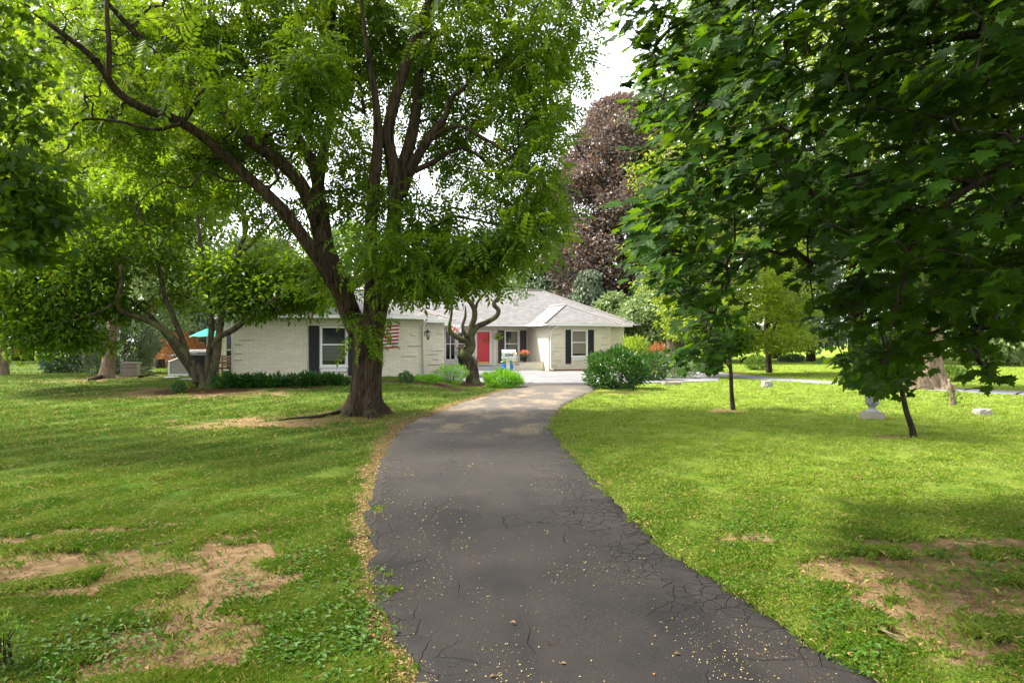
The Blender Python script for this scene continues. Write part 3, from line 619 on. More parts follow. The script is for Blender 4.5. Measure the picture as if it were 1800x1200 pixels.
cl = bloblist([(110, 510, 22.5, 110, 60, 2.2, 150), (60, 575, 21.8, 75, 42, 1.8, 95), (130, 590, 22, 60, 28, 1.4, 34), (215, 445, 23.4, 100, 55, 2.2, 85), (110, 420, 23, 110, 60, 2.5, 110), (215, 540, 22.8, 42, 30, 1, 24),
 (300, 390, 25.5, 90, 50, 2, 60), (420, 480, 23.6, 80, 40, 1.8, 85), (500, 520, 23.2, 75, 32, 1.4, 95), (440, 535, 23, 70, 22, 1.3, 40), (480, 440, 24.5, 45, 20, 1.5, 8), (350, 480, 26, 60, 50, 1.4, 26), (540, 470, 23.5, 40, 26, 1.2, 32), (320, 530, 25.4, 50, 30, 1.2, 14), (30, 500, 22, 60, 70, 2, 60)])
make_tree('magnolia_tree', 'spreading tree on several smooth curving stems by the left house corner', 'tree', b2, limbs, np.concatenate([cl, bloblist([(555, 508, 23.4, 40, 26, 1.1, 34), (500, 500, 23.4, 50, 26, 1.1, 30), (300, 310, 24.5, 90, 40, 2, 50), (400, 330, 24.3, 60, 40, 2, 30), (190, 340, 23.5, 80, 40, 2, 40)])]), T_simple(.5, .10), 36, .62, .19, 'lf_magnolia', 'bark_grey', droop=.3, upn=.9, flat=.75, twr=.006, k0=12)
# 3. leaning straight trunk left
b3 = gnd(188, 664); Y3 = b3[1]
limbs = [(PX([(186, 668), (188, 655), (190, 640), (196, 590), (202, 550), (210, 480), (216, 400), (225, 300), (232, 180), (238, 60), (240, -40)], Y3), [.38, .29, .25, .23, .215, .20, .19, .17, .15, .11, .06])]
cl = bloblist([(220, 270, Y3, 170, 170, 4, 300), (240, 60, Y3, 150, 130, 4, 160), (120, 330, Y3, 120, 100, 3, 90)])
make_tree('leaning_tree', 'tall tree with a straight pale-brown leaning trunk beside the storage box', 'tree', b3, limbs, cl, T_simple(.55, .1), 60, .8, .26, 'lf_bg2', 'bark_pine', droop=.4, upn=.8, twr=.006)
# 4. dark-leaved tree whose branches reach in at the left edge
limbs = [(np.array([(-15.5, 13, 0), (-15.3, 13, 2), (-15, 13, 4), (-14.4, 13, 6.5), (-13.5, 13, 9)]), [.38, .3, .27, .2, .1]), (np.array([(-15.2, 13, 3), (-13.5, 12.8, 4), (-11.5, 12.5, 4.8), (-9.8, 12.3, 5)]), [.14, .11, .07, .03]), (np.array([(-15, 13, 4), (-13, 12, 6), (-11, 11.8, 7.4)]), [.14, .1, .05])]
cl = np.concatenate([bloblist([(20, 330, 12.3, 90, 100, 1.2, 80), (-20, 160, 12.3, 80, 110, 1.5, 70), (30, 440, 12, 60, 35, 1, 24), (70, 370, 12, 60, 40, 1, 26), (-30, 20, 12, 90, 80, 2, 40)]), bloblist([(-330, 250, 13, 280, 320, 3, 200)]), np.array((-10.5, 6, 8.5))+rdir(150)*(rng.random(150)**.4)[:, None]*(3.2, 4.5, 1.8)])
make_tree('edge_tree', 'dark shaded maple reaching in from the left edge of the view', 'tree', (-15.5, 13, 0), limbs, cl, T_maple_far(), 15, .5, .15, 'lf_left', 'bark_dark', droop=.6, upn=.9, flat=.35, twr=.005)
# 5. twisted little tree in the planted bed
b5 = gnd(832, 673); Y5 = b5[1]
def knob(i, an, p): return 1+.13*np.cos(4*an+p[2]*3)+.10*np.cos(2*an+p[2]*5)+.06*np.cos(9*an)
limbs = [(PX([(833, 678), (831, 668), (829, 650), (825, 635), (819, 622), (826, 612), (826, 600), (822, 588)], Y5), [.36, .30, .27, .25, .27, .20, .19, .22]),
 (PX([(822, 600), (812, 597), (800, 590), (792, 583), (790, 572), (793, 555), (794, 535), (790, 515)], (Y5, Y5-.5)), [.13, .12, .11, .11, .08, .06, .05, .03]),
 (PX([(824, 594), (828, 575), (834, 558), (833, 542), (824, 528), (812, 515), (806, 500), (790, 480), (775, 455)], Y5), [.15, .13, .13, .12, .10, .10, .07, .05, .03]),
 (PX([(828, 590), (838, 575), (856, 566), (872, 556), (876, 545), (868, 534), (877, 520), (868, 508), (858, 494), (862, 470), (880, 450), (905, 430)], (Y5, Y5+.3)), [.15, .13, .12, .11, .10, .10, .09, .07, .05, .04, .03, .02]),
 (PX([(820, 592), (813, 575), (818, 556), (818, 538)], Y5-.3), [.08, .07, .06, .03]),
 (PX([(835, 548), (840, 530), (854, 514), (862, 500)], Y5), [.07, .06, .05, .03]),
 (PX([(820, 525), (838, 505), (846, 480), (838, 455)], Y5), [.06, .05, .04, .02])]
cl = bloblist([(800, 440, Y5, 60, 38, 1.2, 60), (860, 455, Y5, 70, 40, 1.3, 60), (905, 500, Y5, 38, 32, 1, 34), (780, 500, Y5, 30, 26, .8, 18), (845, 420, Y5, 60, 30, 1, 30)])
make_tree('apple_tree', 'small gnarled twisted tree with a knobbly trunk in the planted bed', 'tree', b5, limbs, cl, T_simple(.5, .1), 16, .30, .12, 'lf_apple', 'bark_grey', lump=knob, twr=.006, droop=.2)
# 6. copper-leaved tree behind the house
def bgtree(name, label, px, Yb, top, wpx, lm, n, per, rc, sz, bark='bark_dark', group=None, low=.12, pyb=None, tpl=None, droop=.4, conic=False, lean=0, tw=.8, flat=.6):
    X = (px-900)/F*Yb; z0 = float(terr(X, Yb)); Zt = EYE-(top-HY)/F*Yb; Hh = Zt-z0; w_ = wpx/2/F*Yb
    b = np.array((X, Yb, z0)); r0 = .022*Hh+.08
    tr = np.array([b+(0, 0, -.1)]+[b+(rng.normal()*.012*Hh*k/3+lean*k/5, rng.normal()*.01*Hh, Hh*k/5.6) for k in range(1, 6)])
    L = [(tr, np.linspace(r0, r0*.22, 6))]
    for k in range(7 if not conic else 0):
        h = .22+.08*k; a = k*2.4+rng.random(); p0 = b+(tr[-1]-b)*h*1.05+np.array((0, 0, 0)); d = np.array((math.cos(a), math.sin(a), .75))
        p0 = np.array([np.interp(b[2]+Hh*h, tr[:, 2], tr[:, i]) for i in range(3)]); ln = w_*.8
        L.append((np.array([p0, p0+d*ln*.4+(0, 0, .05*Hh), p0+d*ln*.8+(0, 0, .12*Hh)]), [r0*.5, r0*.32, r0*.12]))
    h = rng.random(n)**(.85 if not conic else 1.3)
    if not conic: h = h*.94
    prof = (np.sin(np.clip(h*1.02+.04, 0, 1)*math.pi)**.55 if not conic else (1-h)**.8*.97+.03)
    a = rng.random(n)*6.283; rr = (.30+.70*rng.random(n)**.6)*prof*w_*(1+.20*np.sin(a*3+h*9)+.12*np.sin(a*5-h*17))
    c = np.stack([b[0]+lean*h+np.cos(a)*rr, b[1]+np.sin(a)*rr, z0+Hh*(low+(1-low)*h)-.2], 1)
    return make_tree(name, label, 'tree', b, L, c, tpl or T_simple(.6, .12), per, rc, sz, lm, bark, tw=tw, tws=3, group=group, droop=droop, upn=.7, flat=flat, twr=.009)
bgtree('copper_beech', 'tall purple-brown copper-leaved tree rising behind the house roof', 1092, 64, 150, 270, 'lf_purple', 1200, 130, 1.3, .30, low=.03, droop=0., flat=.6)
bgtree('weeping_conifer', 'grey-green weeping conifer right behind the roof slope', 1035, 58, 478, 120, 'lf_con_grey', 220, 60, .9, .36, conic=True, droop=1.8, low=.02)
bgtree('far_pine', 'soft grey-green conifer above the middle of the roof ridge', 938, 66, 440, 110, 'lf_con_grey', 200, 50, 1.0, .36, droop=.9, low=.05)
bgtree('far_birch', 'pale green airy tree just left of the copper-leaved tree', 985, 72, 400, 100, 'lf_bg3', 200, 36, 1.1, .38, low=.1)
bgtree('dogwood_tree', 'pale cream-green leafy tree beyond the right end of the roof', 1080, 54, 508, 80, 'lf_bg3', 150, 46, .7, .28, low=.05)
bgtree('layered_tree', 'bright green tree with thin grey trunk right of the house', 1138, 49, 508, 110, 'lf_bg3', 170, 46, .7, .26, bark='bark_grey', low=.22)
bgtree('dark_spruce', 'very dark spruce filling the gap behind the orange shrub', 1150, 57, 430, 120, 'lf_con', 260, 50, .9, .36, conic=True, low=.0, droop=1.)
# thick pale trunk with yellow-green foliage
b7 = gnd(1187, 662); Y7 = b7[1]+2; 
limbs = [(PX([(1186, 668), (1187, 640), (1186, 610), (1184, 585), (1182, 560), (1180, 520), (1176, 470)], Y7), [.62, .48, .44, .42, .36, .25, .14]), (PX([(1192, 650), (1196, 610), (1200, 570), (1206, 530), (1215, 480), (1230, 430)], Y7-.1), [.3, .26, .24, .2, .15, .08]), (PX([(1180, 600), (1172, 585), (1168, 570)], Y7-.2), [.14, .12, .10])]
cl = bloblist([(1225, 575, Y7-3, 62, 22, 1.5, 46), (1190, 545, Y7-2, 40, 16, 1.2, 22), (1220, 440, Y7, 120, 110, 3.5, 140), (1265, 560, Y7-2.5, 40, 32, 1.5, 24), (1215, 300, Y7, 110, 100, 3.5, 80)])
make_tree('old_beech', 'old tree with thick pale twin trunk and drooping yellow-green leaves', 'tree', (b7[0], Y7, 0), limbs, cl, T_simple(.6, .1), 44, .75, .20, 'lf_bg2', 'bark_grey', droop=.3, flat=.3, upn=1.)
b8 = gnd(1352, 655)
limbs = [(PX([(1352, 660), (1350, 620), (1346, 580), (1350, 540), (1345, 490), (1340, 430)], b8[1]), [.2, .16, .14, .12, .09, .05]), (PX([(1348, 600), (1370, 560), (1395, 530), (1415, 510)], b8[1]), [.08, .07, .05, .03]), (PX([(1346, 590), (1320, 560), (1300, 540)], b8[1]), [.08, .06, .03])]
cl = bloblist([(1350, 520, b8[1]-1, 85, 52, 2.4, 130), (1355, 600, b8[1]-2, 88, 26, 2, 95), (1290, 560, b8[1]-2, 40, 30, 1.5, 40), (1395, 560, b8[1], 30, 50, 2, 50), (1360, 440, b8[1], 80, 50, 2.5, 80)])
make_tree('golden_tree', 'bright yellow-green layered tree seen through the gap in the maple', 'tree', b8, limbs, cl, T_simple(.6, .1), 30, .75, .20, 'lf_bg2', 'bark_dark', droop=.2, flat=.28, upn=1.2)
# background trees closing the garden
BG = 'background trees closing the garden'
for i, (nm, lb, px, Yb, top, wpx, lm, n_, low, con) in enumerate([
 ('broadleaf_tree', 'tallest hazy green tree behind the leaning trunk on the left', 40, 52, -60, 330, 'lf_bg2', 420, .1, 0),
 ('broadleaf_tree', 'mid-green tree at far left behind the cypress bush', 150, 60, 60, 330, 'lf_bg1', 420, .08, 0),
 ('broadleaf_tree', 'green tree behind the teal umbrella left of the house', 300, 66, 120, 250, 'lf_bg1', 360, .06, 0),
 ('spruce_tree', 'blue-green spruce just left of the house wing', 330, 48, 400, 110, 'lf_con_grey', 190, .0, 1),
 ('broadleaf_tree', 'low pale green tree behind the left roof end', 450, 62, 405, 200, 'lf_bg3', 260, .05, 0),
 ('spruce_tree', 'small pointed conifer above the left roof', 500, 75, 420, 60, 'lf_con_grey', 120, .05, 1),
 ('broadleaf_tree', 'green tree behind the roof between the big trunk and gnarled tree', 620, 68, 380, 260, 'lf_bg1', 340, .05, 0),
 ('broadleaf_tree', 'low round green tree behind the porch roof', 760, 72, 430, 190, 'lf_bg1', 260, .05, 0),
 ('broadleaf_tree', 'pale tree behind the ridge beside the vent pipe', 860, 70, 455, 150, 'lf_bg3', 220, .05, 0),
 ('broadleaf_tree', 'tall dark green tree behind the thick pale trunk', 1260, 62, -60, 300, 'lf_bg1', 700, .03, 0),
 ('pine_tree', 'grey pine beyond the golden tree on the right', 1425, 62, 330, 130, 'lf_con_grey', 240, .12, 1),
 ('broadleaf_tree', 'tall yellow-green tree right of the grey pine behind the maple leaves', 1510, 72, -120, 340, 'lf_bg2', 700, .05, 0),
 ('broadleaf_tree', 'mid-green tree behind the big trunk across the lane', 1640, 66, -60, 320, 'lf_bg1', 620, .05, 0),
 ('willow_tree', 'pale willow at the far right beyond the lane', 1740, 52, 430, 160, 'lf_bg3', 260, .06, 0),
 ('broadleaf_tree', 'bright tree at the right edge behind the willow', 1850, 60, -100, 340, 'lf_bg2', 620, .06, 0),
 ('broadleaf_tree', 'sunlit tree behind the golden tree', 1360, 72, 60, 260, 'lf_bg2', 460, .04, 0)]):
    bgtree(nm, lb, px, Yb, top, wpx, lm, n_, 40, 1.15, .42, low=low, conic=bool(con), group=BG, droop=.9 if con or nm == 'willow_tree' else .4)
# trunks on the left and right in the middle distance
b = gnd(1634, 683); limbs = [(PX([(1636, 690), (1634, 676), (1632, 660), (1631, 640), (1632, 600), (1635, 540), (1640, 450)], b[1]), [.95, .68, .58, .5, .45, .4, .25]), (PX([(1618, 688), (1612, 670), (1604, 655)], b[1]-.3), [.5, .42, .3])]
cl = bloblist([(1650, 470, b[1], 130, 80, 3, 120), (1600, 380, b[1], 120, 80, 3, 80)])
make_tree('broad_tree', 'very thick pale trunk standing beside the lane on the right', 'tree', b, limbs, cl, T_simple(.6, .1), 44, .8, .22, 'lf_bg1', 'bark_pine', k0=18, lump=lambda i, an, p: 1+.12*np.cos(5*an)+.05*np.cos(11*an))
b = gnd(272, 646); b[1] += 3; limbs = [(PX([(270, 650), (272, 620), (270, 590), (266, 550), (262, 500), (258, 440)], b[1]), [.36, .3, .27, .24, .2, .12]), (PX([(278, 640), (282, 610), (296, 590), (310, 580)], b[1]), [.13, .11, .09, .05]), (PX([(272, 600), (284, 575), (300, 560)], b[1]), [.1, .08, .05])]
cl = bloblist([(290, 500, b[1], 90, 50, 2.5, 110), (260, 430, b[1], 100, 60, 3, 90), (300, 570, b[1], 40, 16, 1.2, 18)])
make_tree('garden_tree', 'tree with hooked branch carrying the blue pennant left of the patio', 'tree', b, limbs, cl, T_simple(.6, .1), 44, .7, .18, 'lf_bg3', 'bark_pine')
b = gnd(3, 659); limbs = [(PX([(2, 662), (2, 640), (0, 600), (-4, 540), (-8, 440)], b[1]), [.34, .28, .25, .22, .15])]
cl = bloblist([(-30, 420, b[1], 130, 130, 3, 160)])
make_tree('roadside_tree', 'reddish-brown trunk cut off by the left edge of the view', 'tree', b, limbs, cl, T_simple(.6, .1), 40, .8, .2, 'lf_bg1', 'bark_pine')
# saplings on the right lawn
def sapling(px, py, path, blobs, label):
    b = gnd(px, py); L = [(PX(path[0], b[1]), path[1])]+[(PX(q, b[1]), r) for q, r in path[2:]]
    make_tree('sapling', label, 'tree', b, L, bloblist([(x, y, b[1], rx, ry, rd, n_) for x, y, rx, ry, rd, n_ in blobs]), T_maple_far(), 15, .25, .15, 'lf_maple', 'bark_dark', droop=.9, upn=.6, twr=.004, group='young maples planted on the right lawn')
sapling(1288, 720, ([(1289, 723), (1286, 690), (1285, 660), (1283, 630), (1280, 590), (1276, 550)], [.07, .055, .052, .045, .035, .02], ([(1286, 652), (1272, 632), (1262, 618)], [.025, .02, .012])), [(1268, 590, 38, 38, .6, 36), (1300, 600, 14, 18, .3, 6)], 'upright sapling with a straight thin trunk on the right lawn')
sapling(1606, 768, ([(1606, 770), (1603, 752), (1594, 725), (1586, 690), (1578, 650), (1568, 600)], [.075, .06, .052, .048, .04, .025],), [(1560, 620, 52, 40, .6, 62), (1530, 660, 34, 28, .5, 28)], 'leaning sapling with a crooked trunk nearer the camera on the right lawn')

# 0. the big-leaved maple overhanging from the right, trunk out of view
POLY = [(1055, -60), (1090, 60), (1112, 150), (1105, 205), (1150, 235), (1168, 275), (1150, 330), (1135, 400), (1110, 455), (1105, 480), (1160, 510), (1190, 550), (1208, 590), (1206, 625), (1226, 655), (1250, 660), (1262, 640), (1290, 615), (1300, 560), (1300, 500), (1345, 455), (1420, 465), (1450, 540), (1450, 590), (1470, 625), (1492, 630), (1492, 675), (1530, 690), (1590, 680), (1612, 640), (1680, 640), (1745, 668), (1765, 635), (1800, 570), (1990, 570), (1990, -260), (1055, -260)]
limbs = [
 (np.array([(6.6, 1.6, -.1), (6.5, 1.6, 1.2), (6.5, 1.7, 2.6), (6.3, 1.9, 4), (6.0, 2.2, 6), (5.6, 2.4, 8.5)]), [.5, .38, .34, .28, .2, .1]),
 (PX([(2600, 150, 3.0), (2150, 60, 4.2), (1850, 60, 5.2), (1720, 60, 5.6), (1600, 80, 5.8), (1500, 112, 6.0), (1420, 130, 6.2), (1340, 170, 6.4), (1240, 200, 6.4), (1150, 215, 6.4)], 5), [0.080, 0.060, 0.045, 0.037, 0.033, 0.028, 0.022, 0.018, 0.013, 0.006]),
 (PX([(2700, 0, 3.0), (2200, -150, 4.4), (1900, -120, 5.4), (1600, -90, 6.4), (1350, -60, 7.2), (1150, -40, 7.6), (1050, 10, 7.8)], 5), [0.075, 0.060, 0.045, 0.035, 0.025, 0.015, 0.007]),
 (PX([(2400, 260, 3.1), (2050, 200, 4.2), (1850, 260, 4.8), (1720, 320, 5.0), (1620, 400, 5.2), (1590, 480, 5.4), (1570, 560, 5.5), (1560, 640, 5.6)], 5), [0.060, 0.045, 0.035, 0.025, 0.020, 0.015, 0.010, 0.005]),
 (PX([(1500, 112, 6.0), (1420, 200, 6.4), (1340, 300, 6.6), (1290, 400, 6.8), (1270, 500, 7.0), (1245, 600, 7.0)], 6), [0.022, 0.020, 0.016, 0.013, 0.010, 0.005]),
 (PX([(1850, 60, 5.2), (1800, 250, 5.8), (1760, 400, 6.2), (1700, 560, 6.6), (1690, 620, 6.8)], 6), [0.030, 0.022, 0.015, 0.010, 0.005]),
 (PX([(1720, 320, 5.0), (1560, 300, 5.4), (1450, 330, 5.8), (1420, 420, 6.0), (1430, 540, 6.0)], 6), [0.022, 0.018, 0.014, 0.010, 0.005])]
def polysample(n, y0, y1, ymin=-240, reg=POLY):
    out = []
    while len(out) < n:
        x = rng.uniform(1020, 1990, 400); y = rng.uniform(ymin, 725, 400); k = inpoly(x, y, reg)
        for a, b in zip(x[k], y[k]): out.append(at(a, b, rng.uniform(y0, y1)))
    return np.array(out[:n])
clm = np.concatenate([polysample(1250, 5.6, 8.4), polysample(420, 4.3, 5.8, reg=[(1180, 120), (1120, 330), (1110, 440), (1180, 500), (1300, 440), (1420, 380), (1500, 440), (1640, 470), (1700, 600), (1800, 520), (1990, 560), (1990, -240), (1300, -240)])])
over = np.array((4.5, 2.2, 7.6))+rdir(420)*(rng.random(420)**.4)[:, None]*(4.2, 4.6, 2.2)
px_ = 900+F*over[:, 0]/np.maximum(over[:, 1], .1); py_ = HY-F*(over[:, 2]-EYE)/np.maximum(over[:, 1], .1)
over = over[(over[:, 1] < .8) | (px_ > 1080) | (py_ < -80)]
lobe = lambda lb, b: None
def shingle(lb, b):
    pass
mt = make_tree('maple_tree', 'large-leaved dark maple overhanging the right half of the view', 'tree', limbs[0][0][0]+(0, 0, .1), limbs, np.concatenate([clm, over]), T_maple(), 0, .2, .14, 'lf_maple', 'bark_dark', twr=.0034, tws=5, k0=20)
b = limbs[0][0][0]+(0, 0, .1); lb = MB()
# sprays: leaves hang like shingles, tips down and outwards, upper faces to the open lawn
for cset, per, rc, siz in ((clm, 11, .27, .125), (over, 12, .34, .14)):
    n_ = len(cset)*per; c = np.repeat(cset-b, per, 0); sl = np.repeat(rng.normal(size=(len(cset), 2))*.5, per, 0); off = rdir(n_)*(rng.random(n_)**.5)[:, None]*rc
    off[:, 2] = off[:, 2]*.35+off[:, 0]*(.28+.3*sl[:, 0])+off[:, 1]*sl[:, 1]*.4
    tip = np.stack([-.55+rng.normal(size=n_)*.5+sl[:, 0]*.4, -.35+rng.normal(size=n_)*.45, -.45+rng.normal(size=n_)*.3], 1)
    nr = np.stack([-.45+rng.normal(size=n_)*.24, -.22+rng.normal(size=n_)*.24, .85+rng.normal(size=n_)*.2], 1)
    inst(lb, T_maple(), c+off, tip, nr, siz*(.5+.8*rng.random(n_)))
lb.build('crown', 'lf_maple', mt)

# ------------------------------------------------------------------ the house (local axes: x along the front, y to the back)
house = thing('ranch_house', 'long low white painted brick house with grey hip roofs and red front door', 'house', (O0[0], O0[1], 0), HR)
def sp_(px, b):
    k = (px-900)/F; return (k*(O0[1]+b*B_[1])-(O0[0]+b*B_[0]))/(A_[0]-k*A_[1])
def zz(py, s, b): return EYE-(py-HY)/F*H(s, b)[1]
GE = 2.93                                   # gutter height
def wallmesh(mb, s0, s1, b, z0, z1, holes, th=.25, rs=None):
    """front wall with real openings, course steps left proud near its ends"""
    xs = sorted({s0, s1, *[h[0] for h in holes], *[h[1] for h in holes]})
    for a, c in zip(xs[:-1], xs[1:]):
        hs = [h for h in holes if h[0] <= a+1e-6 and h[1] >= c-1e-6]
        if not hs: mb.box((a, b, z0), (c, b+th, z1))
        else:
            h = hs[0]
            if h[2] > z0: mb.box((a, b, z0), (c, b+th, h[2]))
            if h[3] < z1: mb.box((a, b, h[3]), (c, b+th, z1))
def quoins(mb, s_, b, z0, z1, side, seed, n=15):
    r = random.Random(seed); z = z0+.1
    while z < z1-.12:
        if r.random() < .52:
            L = r.choice((.18, .3, .45, .6, .32)); o = r.uniform(0, .35)
            a = s_+side*o; c = s_+side*(o+L); mb.box((min(a, c), b-.028, z), (max(a, c), b+.002, z+.07)); mb.box((min(a, c)+.01, b-.018, z-.016), (max(a, c), b+.001, z-.001), 1)  # dark mortar gap with the shadow of each proud brick painted in
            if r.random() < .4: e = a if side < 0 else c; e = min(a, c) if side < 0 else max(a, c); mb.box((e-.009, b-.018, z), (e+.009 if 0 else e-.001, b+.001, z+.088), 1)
        z += .088*r.choice((1, 2, 2, 3))
M['joint_shade'] = simple('shaded_joint', (.10, .085, .06), .9, .2, 9, .2)
def window(s0, s1, z0, z1, b, panes=(1, 2), curtain=False, blinds=False, label=None, vm=False, sill=True):
    fr = MB(); f = .075
    fr.box((s0, b-.03, z0), (s0+f, b+.10, z1)); fr.box((s1-f, b-.03, z0), (s1, b+.10, z1)); fr.box((s0+f, b-.028, z1-f), (s1-f, b+.10, z1)); fr.box((s0+f, b-.028, z0), (s1-f, b+.10, z0+f))
    zm = z0+(z1-z0)*.54; fr.box((s0+f, b+.01, zm-.03), (s1-f, b+.08, zm+.03))
    for q in (s0+f, s1-f-.03): fr.box((q, b+.02, z0+f), (q+.03, b+.07, zm-.03)); fr.box((q, b+.035, zm+.03), (q+.03, b+.085, z1-f))
    if vm: fr.box(((s0+s1)/2-.03, b+.012, z0+f), ((s0+s1)/2+.03, b+.078, zm-.03)); fr.box(((s0+s1)/2-.03, b+.012, zm+.03), ((s0+s1)/2+.03, b+.078, z1-f))
    wd = fr.build('window', 'white', house)
    if label: wd['label'] = label
    g = MB(); g.box((s0+f, b+.09, z0+f), (s1-f, b+.098, z1-f)); g.build('pane', 'glass', wd)
    if sill: g = MB(); g.box((s0-.03, b-.07, z0-.05), (s1+.03, b+.02, z0-.003)); g.box((s0+.02, b-.025, z0-.22), (s1-.02, b+.06, z0-.055)); g.build('sill', 'white', wd)
    if curtain:
        g = MB(); k = 26; L = s1-s0-2*f; x0 = s0+f+L*(.48 if curtain == 'r' else 0.06); x1 = s1-f-.02
        xs = np.linspace(x0, x1, k); ys = b+.085+.004*np.sin(xs*42)
        v = np.r_[np.c_[xs, ys, np.full(k, z0+.2)], np.c_[xs, ys, np.full(k, z1-.1)]]; g.add(v, [(i, i+1, k+i+1, k+i) for i in range(k-1)], 0, True); g.build('curtain', 'curtain', wd)
    if blinds:
        g = MB(); z = z0+.25
        while z < zm-.08: g.box((s0+f+.03, b+.083, z), (s1-f-.03, b+.088, z+.012)); z += .055
        g.build('blind', 'greyw', wd)
    return wd
def shutter(s0, s1, z0, z1, b, m='shutter'):
    g = MB(); g.box((s0, b-.045, z0), (s0+.05, b-.003, z1)); g.box((s1-.05, b-.045, z0), (s1, b-.003, z1))
    for q in (z0, (z0+z1)/2-.04, z1-.07): g.box((s0+.05, b-.043, q), (s1-.05, b-.003, q+.07))
    z = z0+.08
    while z < z1-.08: g.box((s0+.05, b-.034, z), (s1-.05, b-.010, z+.035)); z += .05
    g.box((s0+.05, b-.008, z0+.07), (s1-.05, b-.004, z1-.07))
    g.build('shutter', m, house)
# left wing
zt = 2.52; f0 = -.3
wl0, wl1 = sp_(562, 0), sp_(611, 0); wz1 = zz(573, wl0, 0); wz0 = zz(644, wl0, 0)
g = MB(); wallmesh(g, 0, 7.73, 0, f0, zt, [(wl0, wl1, wz0-.24, wz1+.02)]); g.box((7.48, .25, f0), (7.73, 14, zt)); g.box((0, .25, f0), (.25, 16, zt))
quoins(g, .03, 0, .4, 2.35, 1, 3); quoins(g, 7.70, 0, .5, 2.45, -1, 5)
# missing-mortar steps near the right corner, brick shadows painted in with them
g.build('wall', ['brick', 'joint_shade'], house)
window(wl0, wl1, wz0, wz1, 0, blinds=True)
g = MB(); g.box((wl0+.01, .05, wz0-.238), (wl1-.01, .2, wz0-.06)); g.build('window_base', 'black', house)
shutter(sp_(543, 0), wl0-.02, zz(661, 4, 0), wz1+.02, 0); shutter(wl1+.02, wl1+.44, zz(661, 4, 0), wz1+.02, 0)
# back wall section seen left of the wing
bb = 6.0; s0 = sp_(384, bb)
g = MB(); wallmesh(g, s0, -.003, bb, f0, zt, [(s0+.25, s0+.75, .35, 2.3)]); g.box((s0, bb+.25, f0), (s0+.25, bb+9, zt)); g.build('wall', ['brick', 'joint_shade'], house)
window(s0+.25, s0+.75, .45, 2.3, bb, sill=False)
# entry block, porch wall, right wing, right end
eb = 5.2; e0 = 7.733; e1 = sp_(781, eb)
g = MB(); wallmesh(g, e0, e1, eb, f0, zt+.1, []); g.box((e1-.25, eb+.25, f0), (e1, 13.7, zt)); quoins(g, e1-.05, eb, .2, 2.5, -1, 8); g.build('wall', ['brick', 'joint_shade'], house)
pb = 13.7; wi = 17.9; FL = .27
d0, d1 = sp_(838, pb), sp_(860.5, pb); dz1 = zz(583, d0, pb); dz0 = FL+.08
w0, w1 = sp_(887, pb), sp_(913, pb); pz1 = zz(580.5, w0, pb); pz0 = zz(632, w0, pb)
q0, q1 = sp_(781, pb), sp_(802, pb); q2, q3 = sp_(803, pb), sp_(822, pb)
g = MB(); wallmesh(g, e1, wi, pb, f0, zt, [(q0+.02, q1, pz0, pz1), (q2, q3, pz0, pz1), (d0-.02, d1+.02, FL, dz1+.02), (w0, w1, pz0-.2, pz1)]); g.build('wall', ['brick', 'joint_shade'], house)
window(q0+.02, q1, pz0, pz1, pb, vm=True); window(q2, q3, pz0, pz1, pb, curtain='r'); window(w0, w1, pz0, pz1, pb, curtain='r')
shutter(sp_(875.5, pb), w0-.03, zz(638, w0, pb), pz1, pb, 'shutter2'); shutter(w1+.03, sp_(925, pb), zz(638, w0, pb), pz1, pb, 'shutter2')
# door
g = MB(); fr = .10
g.box((d0-.12, pb-.05, FL), (d0, pb+.1, dz1+.1)); g.box((d1, pb-.05, FL), (d1+.12, pb+.1, dz1+.1)); g.box((d0, pb-.048, dz1), (d1, pb+.1, dz1+.1)); g.box((d0, pb-.06, FL), (d1, pb+.1, FL+.06))
g.box((d1+.30, pb-.04, FL), (d1+.42, pb-.002, zt)); g.build('door_frame', 'white', house)
g = MB(); g.box((d0, pb+.02, FL+.06), (d1, pb+.07, dz1))
W_ = d1-d0; Hd = dz1-FL
for (a, c) in ((.12, .44), (.56, .88)):
    for (e, f) in ((.12, .38), (.44, .72), (.78, .93)):
        x0, x1, z0, z1 = d0+W_*a, d0+W_*c, FL+.06+Hd*e, FL+.06+Hd*f
        g.box((x0, pb+.008, z0), (x1, pb+.018, z0+.02)); g.box((x0, pb+.008, z1-.02), (x1, pb+.018, z1)); g.box((x0, pb+.008, z0+.02), (x0+.02, pb+.018, z1-.02)); g.box((x1-.02, pb+.008, z0+.02), (x1, pb+.018, z1-.02))
door = g.build('door', 'reddoor', house)
g = MB(); g.box((d0+.02, pb+.010, FL+.065), (d1-.02, pb+.0195, FL+.22)); g.build('kick_plate', 'brass', door)
g = MB(); g.lathe((0, 0, 0), [(.01, 0), (.035, .01), (.035, .05), (.01, .06)], 12); k = g.build('door_knob', 'brass', door); k.rotation_euler = (R(90), 0, 0); k.location = (d0+.10, pb+.02, FL+1.0)
# porch floor with step, planter wall
g = MB(); g.box((e1+.003, pb-2.2, -.1), (wi-.9, pb+.0, FL-.03)); g.box((e1+.003, pb-2.5, -.1), (wi-1.1, pb-2.203, .12)); g.build('porch_floor', 'conc', house)
